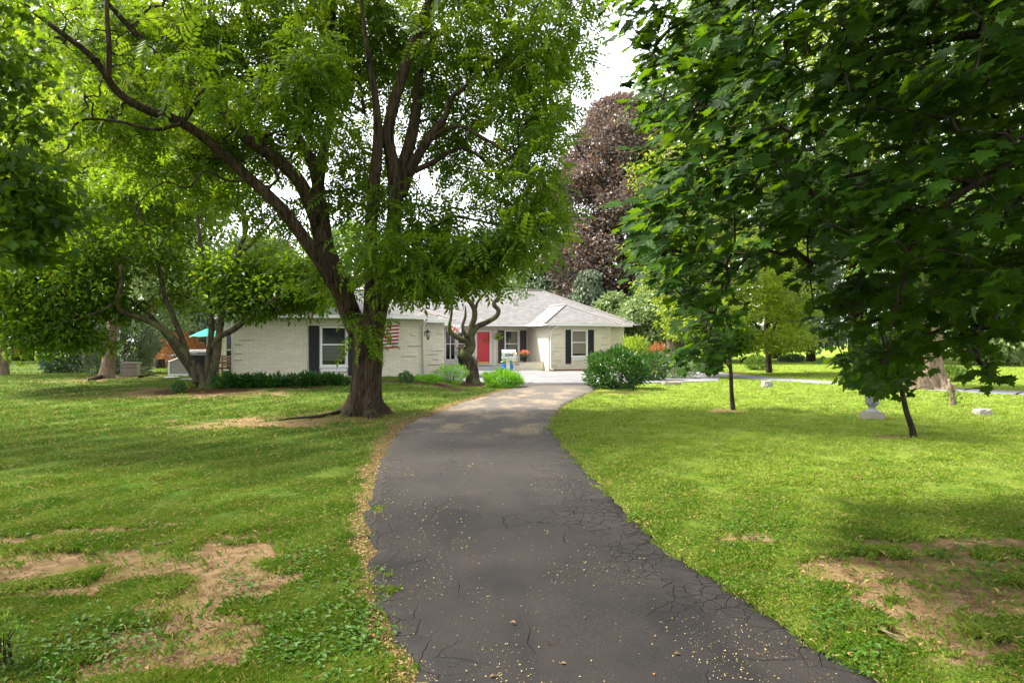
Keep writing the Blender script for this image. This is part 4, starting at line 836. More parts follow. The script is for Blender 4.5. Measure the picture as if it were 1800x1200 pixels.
# right wing front wall + side wall
b1 = 10.1; r1 = sp_(1073, b1)
x0, x1 = sp_(1004, b1), sp_(1033, b1); uz1 = zz(580, x0, b1); uz0 = zz(627, x0, b1)
g = MB(); wallmesh(g, wi, r1, b1, f0, zt, [(x0, x1, uz0-.24, uz1)]); g.box((wi, b1+.25, f0), (wi+.25, pb, zt)); quoins(g, wi+.03, b1, .2, 2.45, 1, 12); quoins(g, r1-.02, b1, .2, 2.45, -1, 19); g.build('wall', ['brick', 'joint_shade'], house)
window(x0, x1, uz0, uz1, b1, curtain='f')
g = MB(); g.box((x0+.01, b1+.05, uz0-.238), (x1-.01, b1+.2, uz0-.06)); g.build('window_base', 'black', house)
shutter(sp_(994, b1), x0-.02, zz(639, x0, b1), uz1+.02, b1); shutter(x1+.02, sp_(1043.5, b1), zz(639, x1, b1), uz1+.02, b1)
b2_ = 11.6; r2 = sp_(1097, b2_)
g = MB(); wallmesh(g, r1+.003, r2, b2_, f0, zt, []); g.box((r1-.25, b1+.25, f0), (r1, b2_+.25, zt)); g.box((r2-.25, b2_+.25, f0), (r2, 21, zt)); quoins(g, r2-.02, b2_, .2, 2.4, -1, 23); g.build('wall', ['brick', 'joint_shade'], house)
# frieze boards under the eaves
for (a, c, b) in ((-.01, 7.74, 0), (e0, e1+.01, eb), (e1, wi, pb), (wi-.01, r1+.01, b1), (r1, r2, b2_), (s0, -.01, bb)):
    g = MB(); g.box((a, b-.015, zt-.02), (c, b+.2, GE-.12))
    n_ = int((c-a)/.16)
    for i in range(n_): g.box((a+i*.16, b-.028, zt+.08), (a+i*.16+.02, b-.0153, GE-.14))
    g.build('frieze', 'trimbeige', house)
g = MB(); g.box((wi-.015, b1, zt-.02), (wi+.2, pb, GE-.12)); g.build('frieze', 'trimbeige', house)
# hip roofs
def hip(a0, a1, c0, c1, pitch, axis, z=GE, oh=.0, zlim=None):
    """rectangle (a0..a1, c0..c1), ridge along axis 0 (x) or 1 (y)"""
    if axis == 0: h = (c1-c0)/2; rp = [(a0+h, c0+h), (a1-h, c0+h)]
    else: h = (a1-a0)/2; rp = [(a0+h, c0+h), (a0+h, c1-h)]
    zr = z+h*pitch; mb = MB(); uv = []
    def face(P, d):
        P = [np.array(p, float) for p in P]; o = P[0]; mb.add(P, [tuple(range(len(P)))]); d = np.array(d, float)
        e = unit(np.cross((0, 0, 1), d)); up = unit(np.cross(unit(np.cross(P[1]-P[0], P[2]-P[0])), e));
        if up[2] < 0: up = -up
        uv.extend([(np.dot(p, e), np.dot(p-(0, 0, z), up)) for p in P])
    A, B, Cc, D = (a0, c0, z), (a1, c0, z), (a1, c1, z), (a0, c1, z); r0 = (*rp[0], zr); r1_ = (*rp[1], zr)
    if axis == 0:
        face([A, B, r1_, r0], (0, -1, 0)); face([Cc, D, r0, r1_], (0, 1, 0)); face([B, Cc, r1_], (1, 0, 0)); face([D, A, r0], (-1, 0, 0))
    else:
        face([A, B, r0], (0, -1, 0)); face([Cc, D, r1_], (0, 1, 0)); face([B, Cc, r1_, r0], (1, 0, 0)); face([D, A, r0, r1_], (-1, 0, 0))
    mb.add([A, B, Cc, D], [(3, 2, 1, 0)]); uv.extend([(0, 0)]*4); mb.uv = uv; r = mb.build('roof', 'roof', house)
    cp = MB()
    cs = [A, B, Cc, D]; ends = [r0, r1_, r1_, r0] if axis == 0 else [r0, r0, r1_, r1_]
    for p, q in zip(cs, ends): cp.tube(np.array([p, q])+(0, 0, .015), .05, 6, cap=False)
    cp.tube(np.array([r0, r1_])+(0, 0, .02), .08, 6); cp.build('ridge_cap', 'roof2', r); return r
M['roof2'] = simple('ridge_shingle', (.29, .255, .245), .9, .15, 6, .3)
hip(-.45, 8.2, -.55, 17, .40, 1)
hip(e0-2.5, e1+.45, eb-.5, 16, .40, 1, GE+.003)
hip(s0-.40, 8.15, bb-.5, 16.5, .40, 1, GE-.02)
hip(3, 25.85, pb-1.35, 22.9, .50, 0, GE+.006)
hip(wi-.45, r1+.45, b1-.5, 20, .50, 1, GE+.012)
hip(r1-2, r2+.35, b2_-.45, 20.5, .42, 1, GE-.01)
# gutters and fascias along the eaves, downspouts
def gutter(P):
    g = MB()
    for (a, b), (c, d) in zip(P[:-1], P[1:]):
        if abs(b-d) < 1e-6: g.box((min(a, c), b-.10, GE-.125), (max(a, c), b+.012, GE-.004))
        else: g.box((a-.012, min(b, d)+.013, GE-.125), (a+.10, max(b, d), GE-.005)) if a > 20 else g.box((a-.10, min(b, d)+.013, GE-.125), (a+.012, max(b, d), GE-.005))
    return g.build('gutter', 'white', house)
gutter([(-.45, -.55), (8.2, -.55)]); gutter([(8.2, eb-.5), (e1+.45, eb-.5)]); gutter([(e1+.45, pb-1.35), (wi-.56, pb-1.35)])
gutter([(wi-.45, pb-1.2), (wi-.45, b1-.5)]); gutter([(wi-.45, b1-.5), (r1+.45, b1-.5)]); gutter([(r1+.47, b2_-.45), (r2+.35, b2_-.45)])
def spout(P):
    g = MB(); g.tube(np.array(P, float), .045, 6); return g.build('downspout', 'white', house)
spout([(.04, -.5, GE-.1), (.05, -.09, GE-.35), (.05, -.07, .35)]); spout([(7.78, -.5, GE-.1), (7.69, -.09, GE-.4), (7.69, -.07, .15)])
spout([(wi+.5, b1-.5, GE-.1), (wi+.14, b1-.08, GE-.42), (wi+.12, b1-.07, .15), (wi+.2, b1-.3, .05)])
spout([(e0+.35, eb-.45, GE-.13), (e0+.30, eb-.6, GE-.25), (7.80, .6, GE-.72)])
g = MB(); vs = sp_(926, 17); g.tube([(vs, 17, 4.6), (vs, 17, 5.75)], .06, 8); g.tube([(vs, 17, 5.70), (vs, 17, 5.78)], .09, 8); g.build('vent_pipe', 'iron', house)
# planter wall at the porch corner
p0 = sp_(901, b1+.2); g = MB()
pl = thing('planter_wall', 'low pale brick planter wall joining the porch to the right wing', 'planter wall', tuple(H(0, 0))+(0,), HR)
g.box((sp_(899, b1+.9), b1+.7, -.1), (wi-.01, b1+1.0, .50)); g.build('wall', 'brick', pl)
g = MB(); g.box((sp_(899, b1+.9)-.04, b1+.66, .502), (sp_(918, b1+.9), b1+1.04, .57)); g.box((sp_(918, b1+.9)+.003, b1+.68, .503), (wi-.02, b1+1.03, .545)); g.build('coping', 'stonew', pl)
g = MB(); s_ = sp_(909, b1+.7)
g.box((s_-.16, b1+.685, .33), (s_+.16, b1+.697, .44)); pq = g.build('plaque', 'conc', pl)
g = MB()
for i, x in enumerate(np.linspace(-.13, .11, 7)): g.box((s_+x, b1+.680, .392), (s_+x+.024, b1+.6845, .425))
for i, x in enumerate(np.linspace(-.12, .10, 8)): g.box((s_+x, b1+.680, .35), (s_+x+.016, b1+.6845, .372))
g.build('plaque_letters', 'iron', pq)
# mulch bed in front of the right wing
g = MB(); P = [H(wi+.3, b1-.02), H(r1+.2, b1-.02), H(r1+.4, b1-1.2), H(wi+1.9, b1-1.1), H(wi+.8, b1-.5)]; g.add([(x, y, .07 if i < 2 else .045) for i, (x, y) in enumerate(P)]+[(x, y, -.05) for x, y in P], [(4, 3, 2, 1, 0)]+[((i+1) % 5, i, 5+i, 5+(i+1) % 5)[::-1] for i in range(5)])
tag(g.build('mulch_bed', 'mulch'), kind='structure')

# ------------------------------------------------------------------ things round the house
def W3(s, b, z=0.): x, y = H(s, b); return np.array((x, y, z))
def at_wall(px, b): s = sp_(px, b); return s
# stoop lantern on the wing corner
def lantern(loc, label):
    r = thing('wall_lantern', label, 'lantern', loc); g = MB()
    g.tube([(-.16, .02, .02), (-.10, .0, .16), (0, 0, .22), (0, 0, .15)], .012, 6); g.tube([(-.17, .02, -.08), (-.165, .02, .1)], .03, 8); g.build('bracket', 'iron', r)
    g = MB(); g.lathe((0, 0, 0), [(.005, .19), (.03, .16), (.11, .09), (.12, .075), (.105, .07)], 6); g.lathe((0, 0, 0), [(.055, -.19), (.06, -.17), (.04, -.22), (.015, -.26), (.004, -.29)], 6)
    for k in range(6):
        a = k*math.pi/3; g.tube([(.10*math.cos(a), .10*math.sin(a), .075), (.055*math.cos(a), .055*math.sin(a), -.18)], .007, 4)
    g.build('cage', 'iron', r); g = MB(); g.lathe((0, 0, 0), [(.05, -.17), (.092, .065)], 6); g.build('lamp_glass', 'glasslamp', r)
p = at(752.5, 587, H(7.9, .4)[1]); lantern(tuple(p), 'black carriage lantern on the corner of the left house wing')
# flags
def flagpole(name, label, base, d, L, stripes):
    r = thing(name, label, 'flag', tuple(base)); d = unit(np.array(d, float)); g = MB(); g.tube([(0, 0, 0), d*L], .015, 8); g.tube([d*L, d*(L+.04)], .03, 8); g.build('pole', 'white', r); return r, d
# striped flag hanging beside the trunk: hoist hidden behind the trunk, fly edge to the right
yf = H(6.1, -.35)[1]
fr = thing('striped_flag', 'red and white striped flag hanging on the wing wall behind the big trunk', 'flag', tuple(at(681, 560, yf)))
g = MB(); o = at(681, 560, yf); g.tube([at(655, 574, yf+.3)-o, at(703, 571, yf)-o], .014, 8); g.build('pole', 'white', fr)
g = MB(); nx_, nz = 26, 27; xs = np.linspace(0, 1, nx_); v = []
for j in range(nz):
    for i in range(nx_):
        u = xs[i]; w_ = j/(nz-1); px = 655+u*47-(w_*2); py = 572.5+w_*40-u*1.6+(1-u)*2; v.append(at(px, py, yf-.05+.05*math.sin(u*9+w_*2)*(.3+w_))-o)
v = np.array(v)
for j in range(nz-1):
    for i in range(nx_-1):
        can = i < 9 and j < 14; mi = 2 if can else (0 if (j//2) % 2 == 0 else 1)
        g.f.append((np.array([[g.n+j*nx_+i, g.n+j*nx_+i+1, g.n+(j+1)*nx_+i+1, g.n+(j+1)*nx_+i]]), mi, True))
g.v.append(v); g.n += len(v); g.build('cloth', ['flag_r', 'flag_w', 'flag_b'], fr)
# small coloured garden flag hung over the porch
yf = H(12.5, 11.9)[1]; o = at(803, 568, yf); fr = thing('porch_flag', 'small white and coral banner hanging from a dark pole above the porch', 'flag', tuple(o))
g = MB(); g.tube([at(812, 569, yf+.4)-o, at(812.5, 578, yf)-o, at(811, 592, yf+.2)-o], .028, 8); g.build('pole', 'flag_b', fr)
g = MB(); k = 14; v = []
for j in range(k):
    for i in range(k): v.append(at(794+i/(k-1)*17, 571+j/(k-1)*14+.5*math.sin(i), yf+.04*math.sin(i*.9+j*.3))-o)
for j in range(k-1):
    for i in range(k-1):
        q = math.hypot(i-3.5, j-6.5); mi = 1 if (q < 3 or (abs(i-j+2) < 2 and i < 10)) else 0
        g.f.append((np.array([[g.n+j*k+i, g.n+j*k+i+1, g.n+(j+1)*k+i+1, g.n+(j+1)*k+i]]), mi, True))
g.v.append(np.array(v)); g.n += len(v); g.build('cloth', ['fl_white', 'fl_coral'], fr)
# wreath on the door
sd_ = (d0+d1)/2+.18; wz = zz(599, sd_, pb); wr = MB(); an = np.linspace(0, 2*math.pi, 25)
wr.tube(np.stack([.10*np.cos(an), 0*an, .10*np.sin(an)], 1), .022, 6, cap=False); o = wr.build('door_wreath', 'husk'); x, y = H(sd_, pb-.03); o.location = (x, y, wz); o.rotation_euler = (0, 0, HR)
n_ = 60; a = rng.random(n_)*6.28; v = MB(); pp = np.stack([.10*np.cos(a), -.02+0*a, .10*np.sin(a)], 1); inst(v, T_simple(.5, .1), pp, pp+rng.normal(size=(n_, 3))*.05, rng.normal(size=(n_, 3)), .05); q = v.build('leaves', 'lf_gold', o)
tag(o, 'round golden twig wreath hanging on the red front door', 'wreath')
# door mat
x, y = H((d0+d1)/2, pb-.5); g = MB(); g.box((-.42, -.25, 0), (.42, .25, .02)); g.box((-.36, -.19, .0205), (.36, .19, .024)); o = g.build('door_mat', 'flag_b'); o.location = (x, y, FL-.027); o.rotation_euler = (0, 0, HR); tag(o, 'dark blue mat lying on the porch in front of the red door', 'door mat')
# plants in pots
def foliage(mb, c, rad, n, size, mi=0, up=.5, tpl=None, droop=-.4):
    p = rdir(n)*(rng.random(n)**.4)[:, None]*np.array(rad); tip = p/np.array(rad)+rng.normal(size=(n, 3))*.4+np.array((0, 0, -droop)); inst(mb, tpl or T_simple(.5, .1), np.array(c)+p, tip, rng.normal(size=(n, 3))*.6+np.array((0, 0, up)), size*(.7+.6*rng.random(n)), mi)
def pot(name, label, cat, loc, prof, pm, fol, mats, group=None):
    r = thing(name, label, cat, tuple(loc), group=group); g = MB(); g.lathe((0, 0, 0), prof, 20); g.build('pot', pm, r)
    g = MB()
    for f in fol: foliage(g, *f)
    g.build('plant', mats, r); return r
ppf = [(.12, 0), (.13, .01), (.18, .30), (.20, .31), (.20, .35), (.17, .35), (.165, .30), (.01, .29)]
q = W3(sp_(922, b1+.85), b1+.85, .545); pot('flower_pot', 'black pot of coral flowers standing on the planter wall', 'flower pot', q, ppf, 'plastic', [((0, 0, .46), (.26, .26, .13), 110, .10, 1), ((0, 0, .58), (.30, .26, .16), 190, .085, 0)], ['fl_coral', 'lf_laurel'])
sx = sp_(814, pb-1.6); q = W3(sx, pb-1.6, FL-.03); pot('flower_pot', 'large black pot of mixed flowers behind the gnarled tree trunk', 'flower pot', q, [(r*1.9, z*1.9) for r, z in ppf], 'plastic', [((0, 0, .95), (.50, .45, .42), 240, .13, 2), ((-.05, 0, 1.15), (.55, .45, .5), 70, .10, 0), ((.1, -.1, 1.0), (.5, .4, .4), 45, .10, 1)], ['fl_red', 'fl_white', 'lf_con_grey'])
sx = sp_(793, eb+3.5); q = W3(sx, 11, .0); pot('flower_pot', 'low grey pot of red flowers under the porch window', 'flower pot', q, [(r*1.3, z*1.6) for r, z in ppf], 'urn', [((0, 0, .7), (.3, .3, .25), 70, .10, 1), ((0, 0, .82), (.3, .28, .3), 40, .08, 0)], ['fl_red', 'lf_bg1'])
q = W3(sp_(891.5, b1+.1), b1+.1, .03); pot('blue_pot', 'bright blue glazed pot of pale green grass behind the mailbox post', 'plant pot', q, [(.2, 0), (.34, .06), (.40, .24), (.36, .40), (.38, .43), (.33, .43), (.31, .36), (.01, .35)], 'blue', [((0, 0, .62), (.24, .24, .25), 120, .20, 0)], ['lf_varieg'])
q = W3(d0-.28, pb-.55, FL-.03); pot('grey_pot', 'pale grey-green pot at the left foot of the red door', 'plant pot', q, [(.14, 0), (.16, .02), (.2, .34), (.22, .36), (.22, .42), (.19, .42), (.18, .3), (.01, .3)], 'urn', [((0, 0, .46), (.14, .14, .10), 30, .10, 0)], ['lf_bg3'])
# hanging basket
x = sp_(875, pb-1.0); hb_ = thing('hanging_basket', 'round green hanging basket under the porch eave', 'hanging basket', tuple(W3(x, pb-1., zz(592, x, pb-1.))))
g = MB(); g.lathe((0, 0, 0), [(.03, -.16), (.12, -.12), (.18, 0), (.17, 0), (.1, -.09)], 16); g.build('basket', 'plastic', hb_)
g = MB(); top = GE-.12-hb_.location.z
for k in range(3): g.tube([(.17*math.cos(k*2.1), .17*math.sin(k*2.1), 0), (0, 0, .45)], .006, 4)
g.tube([(0, 0, .45), (0, 0, top)], .008, 4); g.build('hanger', 'iron', hb_)
g = MB(); foliage(g, (0, 0, .02), (.30, .28, .20), 130, .13, 0, .4, None, .5); g.build('plant', 'lf_gold', hb_)
# porch lamp figure on the planter wall
q = W3(sp_(907.5, b1+.85), b1+.85, .572); r = thing('garden_lantern', 'small brass-capped garden lantern on the planter wall beside the mailbox', 'lantern', tuple(q))
g = MB(); g.lathe((0, 0, 0), [(.10, 0), (.12, .02), (.05, .06), (.09, .11), (.05, .16), (.05, .18)], 14); g.build('base', 'brass', r)
g = MB(); g.lathe((0, 0, 0), [(.05, .18), (.10, .22), (.10, .40), (.08, .41)], 14); g.build('lamp_glass', 'glasslamp', r)
g = MB(); g.lathe((0, 0, 0), [(.14, .405), (.15, .42), (.06, .50), (.02, .54), (.01, .57)], 14); g.build('cap', 'brass', r)
# mailbox with mirrored number
Ym = 28.6; o = gnd(893, 670); o[1] = Ym; o[0] = (893-900)/F*Ym; o[2] = 0
r = thing('mailbox', 'white mailbox on a white post with a dark mirrored house number', 'mailbox', tuple(o))
zb = EYE-(629.5-HY)/F*Ym; zt_ = EYE-(614.5-HY)/F*Ym; hh_ = zt_-zb; wl_ = 24/F*Ym
g = MB(); g.box((-.075, -.075, 0), (.075, .075, zb-.05)); g.box((-.11, -.11, 0), (.11, .11, .12)); g.box((-.07, -.14, zb-.10), (.34, .14, zb-.045)); g.build('post', 'white', r)
g = MB(); k = 14; rad = .16; xs = (-.26, wl_-.26); prof = [(-rad, zb-.02), (-rad, zb+hh_-rad)]+[(-rad*math.cos(a), zb+hh_-rad+rad*math.sin(a)) for a in np.linspace(0, math.pi, k)[1:-1]]+[(rad, zb+hh_-rad), (rad, zb-.02)]
npf = len(prof); v = [(x, y, z) for x in xs for y, z in prof]; g.add(v, [(i, (i+1) % npf, npf+(i+1) % npf, npf+i) for i in range(npf)]+[tuple(range(npf))[::-1], tuple(range(npf, 2*npf))])
g.box((xs[0]-.015, -rad-.012, zb-.03), (xs[0]+.02, rad+.012, zb+.05)); bx = g.build('box', 'white', r)
g = MB(); g.box((.22, -rad-.02, zb+hh_*.55), (.24, -rad-.005, zb+hh_*.55+.12)); g.build('signal_flag', 'greyw', r)
cu = bpy.data.curves.new('number', 'FONT'); cu.body = '0455'; cu.size = .165; cu.extrude = .002; cu.offset = .004; cu.align_x = 'CENTER'; cu.space_character = 1.05
to = bpy.data.objects.new('number_tmp', cu); C.objects.link(to); bpy.context.view_layer.update()
me = bpy.data.meshes.new_from_object(to.evaluated_get(bpy.context.evaluated_depsgraph_get())); bpy.data.objects.remove(to)
me.materials.clear(); me.materials.append(M['navy']); nb_ = bpy.data.objects.new('number', me); C.objects.link(nb_); nb_.parent = bx
nb_.rotation_euler = (R(90), 0, 0); nb_.scale = (-1, 1, 1); nb_.location = (.045, -rad-.004, zb+.085)
# blue-white figure in the far right bed
p = gnd(1261, 659); r = thing('garden_statue', 'small pale blue and white garden figure in the bed beyond the sapling', 'garden figure', tuple(p)); g = MB(); g.lathe((0, 0, 0), [(.09, 0), (.11, .02), (.08, .1), (.10, .22), (.07, .34), (.03, .38)], 12); g.build('body', 'urn', r); g = MB(); g.lathe((0, 0, 0), [(.02, .37), (.06, .41), (.07, .46), (.04, .52), (.005, .54)], 12); g.build('head', 'bluep', r)

# ------------------------------------------------------------------ shrubs and bed plants
def shrub(name, label, px, py, wpx, hpx, lm, n, size, tpl=None, stems=7, group=None, depth=None, up=.5, droop=-.5, twig='bark_dark', flatb=True, dy=0.):
    b = gnd(px, py); b[1] += dy; b[0] = (px-900)/F*b[1]; b[2] = float(terr(b[0], b[1])); Yb = b[1]; rx = wpx/2/F*Yb; hz = hpx/F*Yb; ry = depth or rx*.8
    r = thing(name, label, 'shrub', tuple(b), group=group); g = MB(); u = rdir(n)
    P = None; lump = 1+.13*np.sin(u[:, 0]*6+u[:, 2]*4+px)+.10*np.sin(u[:, 1]*9+u[:, 0]*11)
    rad = (.35+.65*rng.random(n)**.35)*lump; P = u*rad[:, None]; P = np.stack([P[:, 0]*rx, P[:, 1]*ry, hz*(.46+.54*P[:, 2])], 1); P[:, 2] = np.maximum(P[:, 2], .02)
    tip = u+rng.normal(size=(n, 3))*.45+np.array((0, 0, -droop)); nr = rng.normal(size=(n, 3))*.55+np.array((0, -.15, up)); inst(g, tpl or T_simple(.42, .1), P, tip, nr, size*(.6+.8*rng.random(n))); g.build('foliage', lm, r)
    g = MB()
    for k in range(stems):
        a = k/stems*6.28; q = np.array((math.cos(a)*rx*.55, math.sin(a)*ry*.55, hz*.7)); g.tube(spline([(math.cos(a)*.06, math.sin(a)*.06, -.03), q*.5+(0, 0, .05), q], 4), np.linspace(min(.022, hz*.016), min(.008, hz*.006), 9), 5)
    g.build('stems', twig, r); return r
shrub('laurel_shrub', 'big glossy dark green laurel shrub at the driveway mouth', 1084, 687, 108, 68, 'lf_laurel', 5200, .15, up=.7, dy=1.1)
shrub('laurel_shrub', 'second glossy laurel, behind and right of the big one', 1145, 671, 62, 48, 'lf_laurel', 2200, .14, dy=1.)
shrub('variegated_shrub', 'grey-white variegated shrub between the laurels and the maple', 1186, 667, 68, 40, 'lf_varieg', 2200, .12, dy=1.)
shrub('gold_conifer', 'mound of golden green foliage behind the big laurel', 1113, 660, 52, 64, 'lf_gold', 2400, .16, dy=3.)
shrub('orange_maple', 'low dome of orange lace-leaf foliage behind the laurels', 1152, 655, 48, 46, 'lf_orange', 2000, .16, dy=3.5, droop=.6)
shrub('clipped_hedge', 'clipped rounded hedge far across the lane', 1391, 636, 40, 12, 'lf_con', 2200, .16, depth=1.2)
shrub('small_bush', 'round leafy bush beside the golden tree', 1330, 650, 42, 26, 'lf_bg1', 1500, .13)
shrub('far_bush', 'wide green bush at the far right beyond the lane', 1770, 640, 120, 30, 'lf_bg3', 2600, .25)
shrub('far_bush', 'dark bush in the shade left of the thick trunk by the lane', 1672, 676, 50, 26, 'lf_bg1', 1400, .13, dy=2)
shrub('far_bush', 'low green bush right of the garden figure', 1215, 654, 50, 22, 'lf_bg1', 1500, .13, dy=1)
shrub('cypress_bush', 'soft blue-green feathery cypress bush behind the leaning trunk', 215, 664, 120, 104, 'lf_con_grey', 7000, .22, tpl=T_simple(.3, .05), dy=4, droop=-1.)
shrub('dark_bush', 'brown-shaded dark bush left of the cypress', 120, 662, 90, 66, 'lf_con', 3400, .18, dy=4)
shrub('orange_shrub', 'wide coral-orange shrub behind the patio umbrella', 318, 655, 90, 56, 'lf_orange', 2600, .16, dy=8)
shrub('azalea_bush', 'small rounded dark azalea at the foot of the wing wall', 714, 674, 26, 20, 'lf_laurel', 900, .07)
shrub('spirea_bush', 'loose light green bush left of the gnarled tree', 793, 674, 56, 32, 'lf_lime', 1700, .075, dy=.2)
shrub('daylily_clump', 'arching bright green grassy clump at the driveway edge below the mailbox', 884, 682, 64, 24, 'lf_lime', 1900, .26, tpl=T_simple(.10, .02), droop=-.9, dy=.5)
shrub('small_azalea', 'small dark plant in the bed left of the many-stemmed tree', 314, 690, 22, 20, 'lf_laurel', 500, .07)
shrub('low_plant', 'low yellow-green plant between the wing and the spirea', 750, 672, 50, 12, 'lf_lime', 1200, .08)
shrub('corner_seedling', 'dark twiggy seedling at the lower left corner of the view', 6, 1185, 70, 110, 'lf_bg1', 420, .035, stems=9)
# hosta row along the wing wall: one clump each
for i, px in enumerate(range(392, 612, 16)):
    r = shrub('hosta_clump', 'dark green leafy clump, %s from the left in the row under the wing wall' % ['first', 'second', 'third', 'fourth', 'fifth', 'sixth', 'seventh', 'eighth', 'ninth', 'tenth', 'eleventh', 'twelfth', 'thirteenth', 'fourteenth'][i], px, 682-i*.35, 21+rng.random()*12, 10+rng.random()*11, 'lf_hosta' if rng.random() < .7 else 'lf_laurel', 190, .20, stems=3, group='clumps in the bed under the wing wall', tpl=T_simple(.38, .08), droop=-.3)
# ------------------------------------------------------------------ left garden: storage box, patio things
def oriented(name, label, cat, px, py, rz=0, dy=0):
    b = gnd(px, py); b[1] += dy; b[0] = (px-900)/F*b[1]; return thing(name, label, cat, tuple(b), rz), b
r, b = oriented('storage_box', 'small weathered wooden box with flat lid beside the leaning trunk', 'storage box', 230, 661, R(12))
sc_ = b[1]/F; hw = 12.5*sc_; h1 = 22*sc_; g = MB()
for k in range(3): g.box((-hw, -hw*.8, h1*k/3+.004*k), (hw, hw*.8, h1*(k+1)/3-.006))
for sx in (-1, 1):
    for sy in (-1, 1): g.box((sx*hw-.02, sy*hw*.8-.02, 0), (sx*hw+.02, sy*hw*.8+.02, h1))
g.build('body', 'wood', r); g = MB(); g.box((-hw+.03, -hw*.8+.03, .03), (hw-.03, hw*.8-.03, h1-.02)); g.build('gap_shade', 'cover', r); g = MB(); g.box((-hw-.04, -hw*.8-.04, h1+.002), (hw+.04, hw*.8+.04, h1+.05)); g.box((-.1, -.05, h1+.051), (.1, .05, h1+.08)); g.build('lid', 'wood', r)  # dark inner box puts painted shade into the gaps between the boards
# grey planked screen with the covered grill
r, b = oriented('patio_screen', 'grey planked wooden screen with sloping top behind the stems', 'screen', 318, 664, R(10), 1.2)
sc_ = b[1]/F; g = MB(); x0, x1 = -18*sc_, 14*sc_; zl = 24*sc_; zr = 38*sc_; n_ = 12
for k in range(n_):
    a = x0+(x1-x0)*k/n_; c = x0+(x1-x0)*(k+1)/n_-.006; zt1 = zl+(zr-zl)*k/n_; zt2 = zl+(zr-zl)*(k+1)/n_
    g.add([(a, 0, .1), (c, 0, .1), (c, 0, zt2), (a, 0, zt1), (a, .03, .1), (c, .03, .1), (c, .03, zt2), (a, .03, zt1)], [(0, 1, 2, 3), (7, 6, 5, 4), (3, 2, 6, 7), (0, 3, 7, 4), (1, 5, 6, 2), (0, 4, 5, 1)])
g.build('planks', 'greyw', r); g = MB(); g.box((x0-.07, -.03, 0), (x0-.003, .06, zl+.05)); g.box((x0, -.03, .02), (x1, -.004, .11)); g.tube([(x0-.05, -.02, zl+.04), (x1, -.02, zr+.04)], .03, 6); g.build('frame', 'white', r)
r, b = oriented('grill', 'dark covered patio grill with grey hood behind the tree stems', 'grill', 352, 664, R(15), 1.6)
sc_ = b[1]/F; g = MB(); g.box((-.42, -.3, .02), (.42, .3, .85)); g.box((-.55, -.28, .86), (.6, .28, .90)); g.build('cabinet', 'cover', r); g = MB(); a_ = np.linspace(0, math.pi, 12); v = [(x, -.27*math.cos(t)*1, .905+.25*math.sin(t)) for x in (-.42, .42) for t in a_]; g.add(v, [(i, i+1, 12+i+1, 12+i) for i in range(11)]+[tuple(range(12))[::-1], tuple(range(12, 24))]); g.build('hood', 'greyw', r)
g = MB(); g.tube([(-.3, -.33, 1.0), (.3, -.33, 1.0)], .015, 6); g.build('handle', 'iron', r)
r, b = oriented('wooden_chair', 'brown wooden chair standing against the house corner', 'chair', 387, 668, R(-35), 1.0)
sc_ = b[1]/F; g = MB(); g.box((-.27, -.27, .40), (.27, .27, .46)); g.build('seat', 'wood2', r)
g = MB()
for k in range(4): g.box((-.26, .25, .50+.115*k), (.26, .29, .59+.115*k))
g.build('backrest', 'wood2', r)
for sx in (-1, 1):
    g = MB(); g.box((sx*.31-.03, -.3, .62), (sx*.31+.03, .3, .66)); g.build('armrest', 'wood2', r)
    for sy in (-1, 1): g = MB(); g.box((sx*.30-.025, sy*.27-.025, 0), (sx*.30+.025, sy*.27+.025, .62 if sy < 0 else .95)); g.build('leg', 'wood2', r)
# teal patio umbrella
bY = gnd(362, 665)[1]+4; X_ = (364-900)/F*bY; r = thing('patio_umbrella', 'teal green open patio umbrella behind the many-stemmed tree', 'umbrella', (X_, bY, float(terr(X_, bY))))
zc = EYE-(578-HY)/F*bY-r.location.z; ze = EYE-(592-HY)/F*bY-r.location.z; rad = 30/F*bY
g = MB(); g.tube([(0, 0, 0), (0, 0, zc)], .022, 8); g.build('pole', 'white', r); g = MB(); k = 8; v = [(0, 0, zc+.02)]
for j, (f, z) in enumerate(((.5, .48), (1, 1))):
    for i in range(16): a = i*math.pi/8; q = f*rad*(1 if i % 2 == 0 else .94); v.append((q*math.cos(a), q*math.sin(a), zc+(ze-zc)*z-(.0 if i % 2 == 0 else -.03)))
g.add(v, [(0, 1+i, 1+(i+1) % 16) for i in range(16)]+[(1+i, 17+i, 17+(i+1) % 16, 1+(i+1) % 16) for i in range(16)]); g.build('canopy', 'teal', r)
for i in range(8): g = MB(); a = i*math.pi/4; g.tube([(0, 0, zc-.01), (rad*math.cos(a), rad*math.sin(a), ze-.02)], .009, 4); g.build('rib', 'white', r)
# blue pennant on the hooked branch
b = gnd(272, 646); Yp = b[1]+2.6; o = at(274, 606, Yp); r = thing('blue_pennant', 'blue fish-shaped pennant hanging from the garden tree', 'pennant', tuple(o)); v = []
g = MB(); k = 12; pr = [(0, .02), (.12, .16), (.26, .24), (.40, .22), (.52, .12), (.58, .02)]
for t, h in pr:
    for q in range(k): a = q/k*6.28; v.append((-.30+t, .05*math.sin(a)*h/.2, -.22+h*math.cos(a)))
g.add(v, [(i*k+q, i*k+(q+1) % k, (i+1)*k+(q+1) % k, (i+1)*k+q) for i in range(5) for q in range(k)], 0, True); g.build('body', 'bluep', r)
g = MB(); g.tube([(-.05, 0, -.02), (-.02, 0, .22)], .006, 4); g.build('cord', 'white', r); g = MB(); g.add([(-.28, 0, -.24), (-.42, .0, -.12), (-.26, .01, -.40), (-.10, .01, -.52)], [(0, 1, 2), (0, 2, 3)]); g.build('tail', 'fl_white', r)
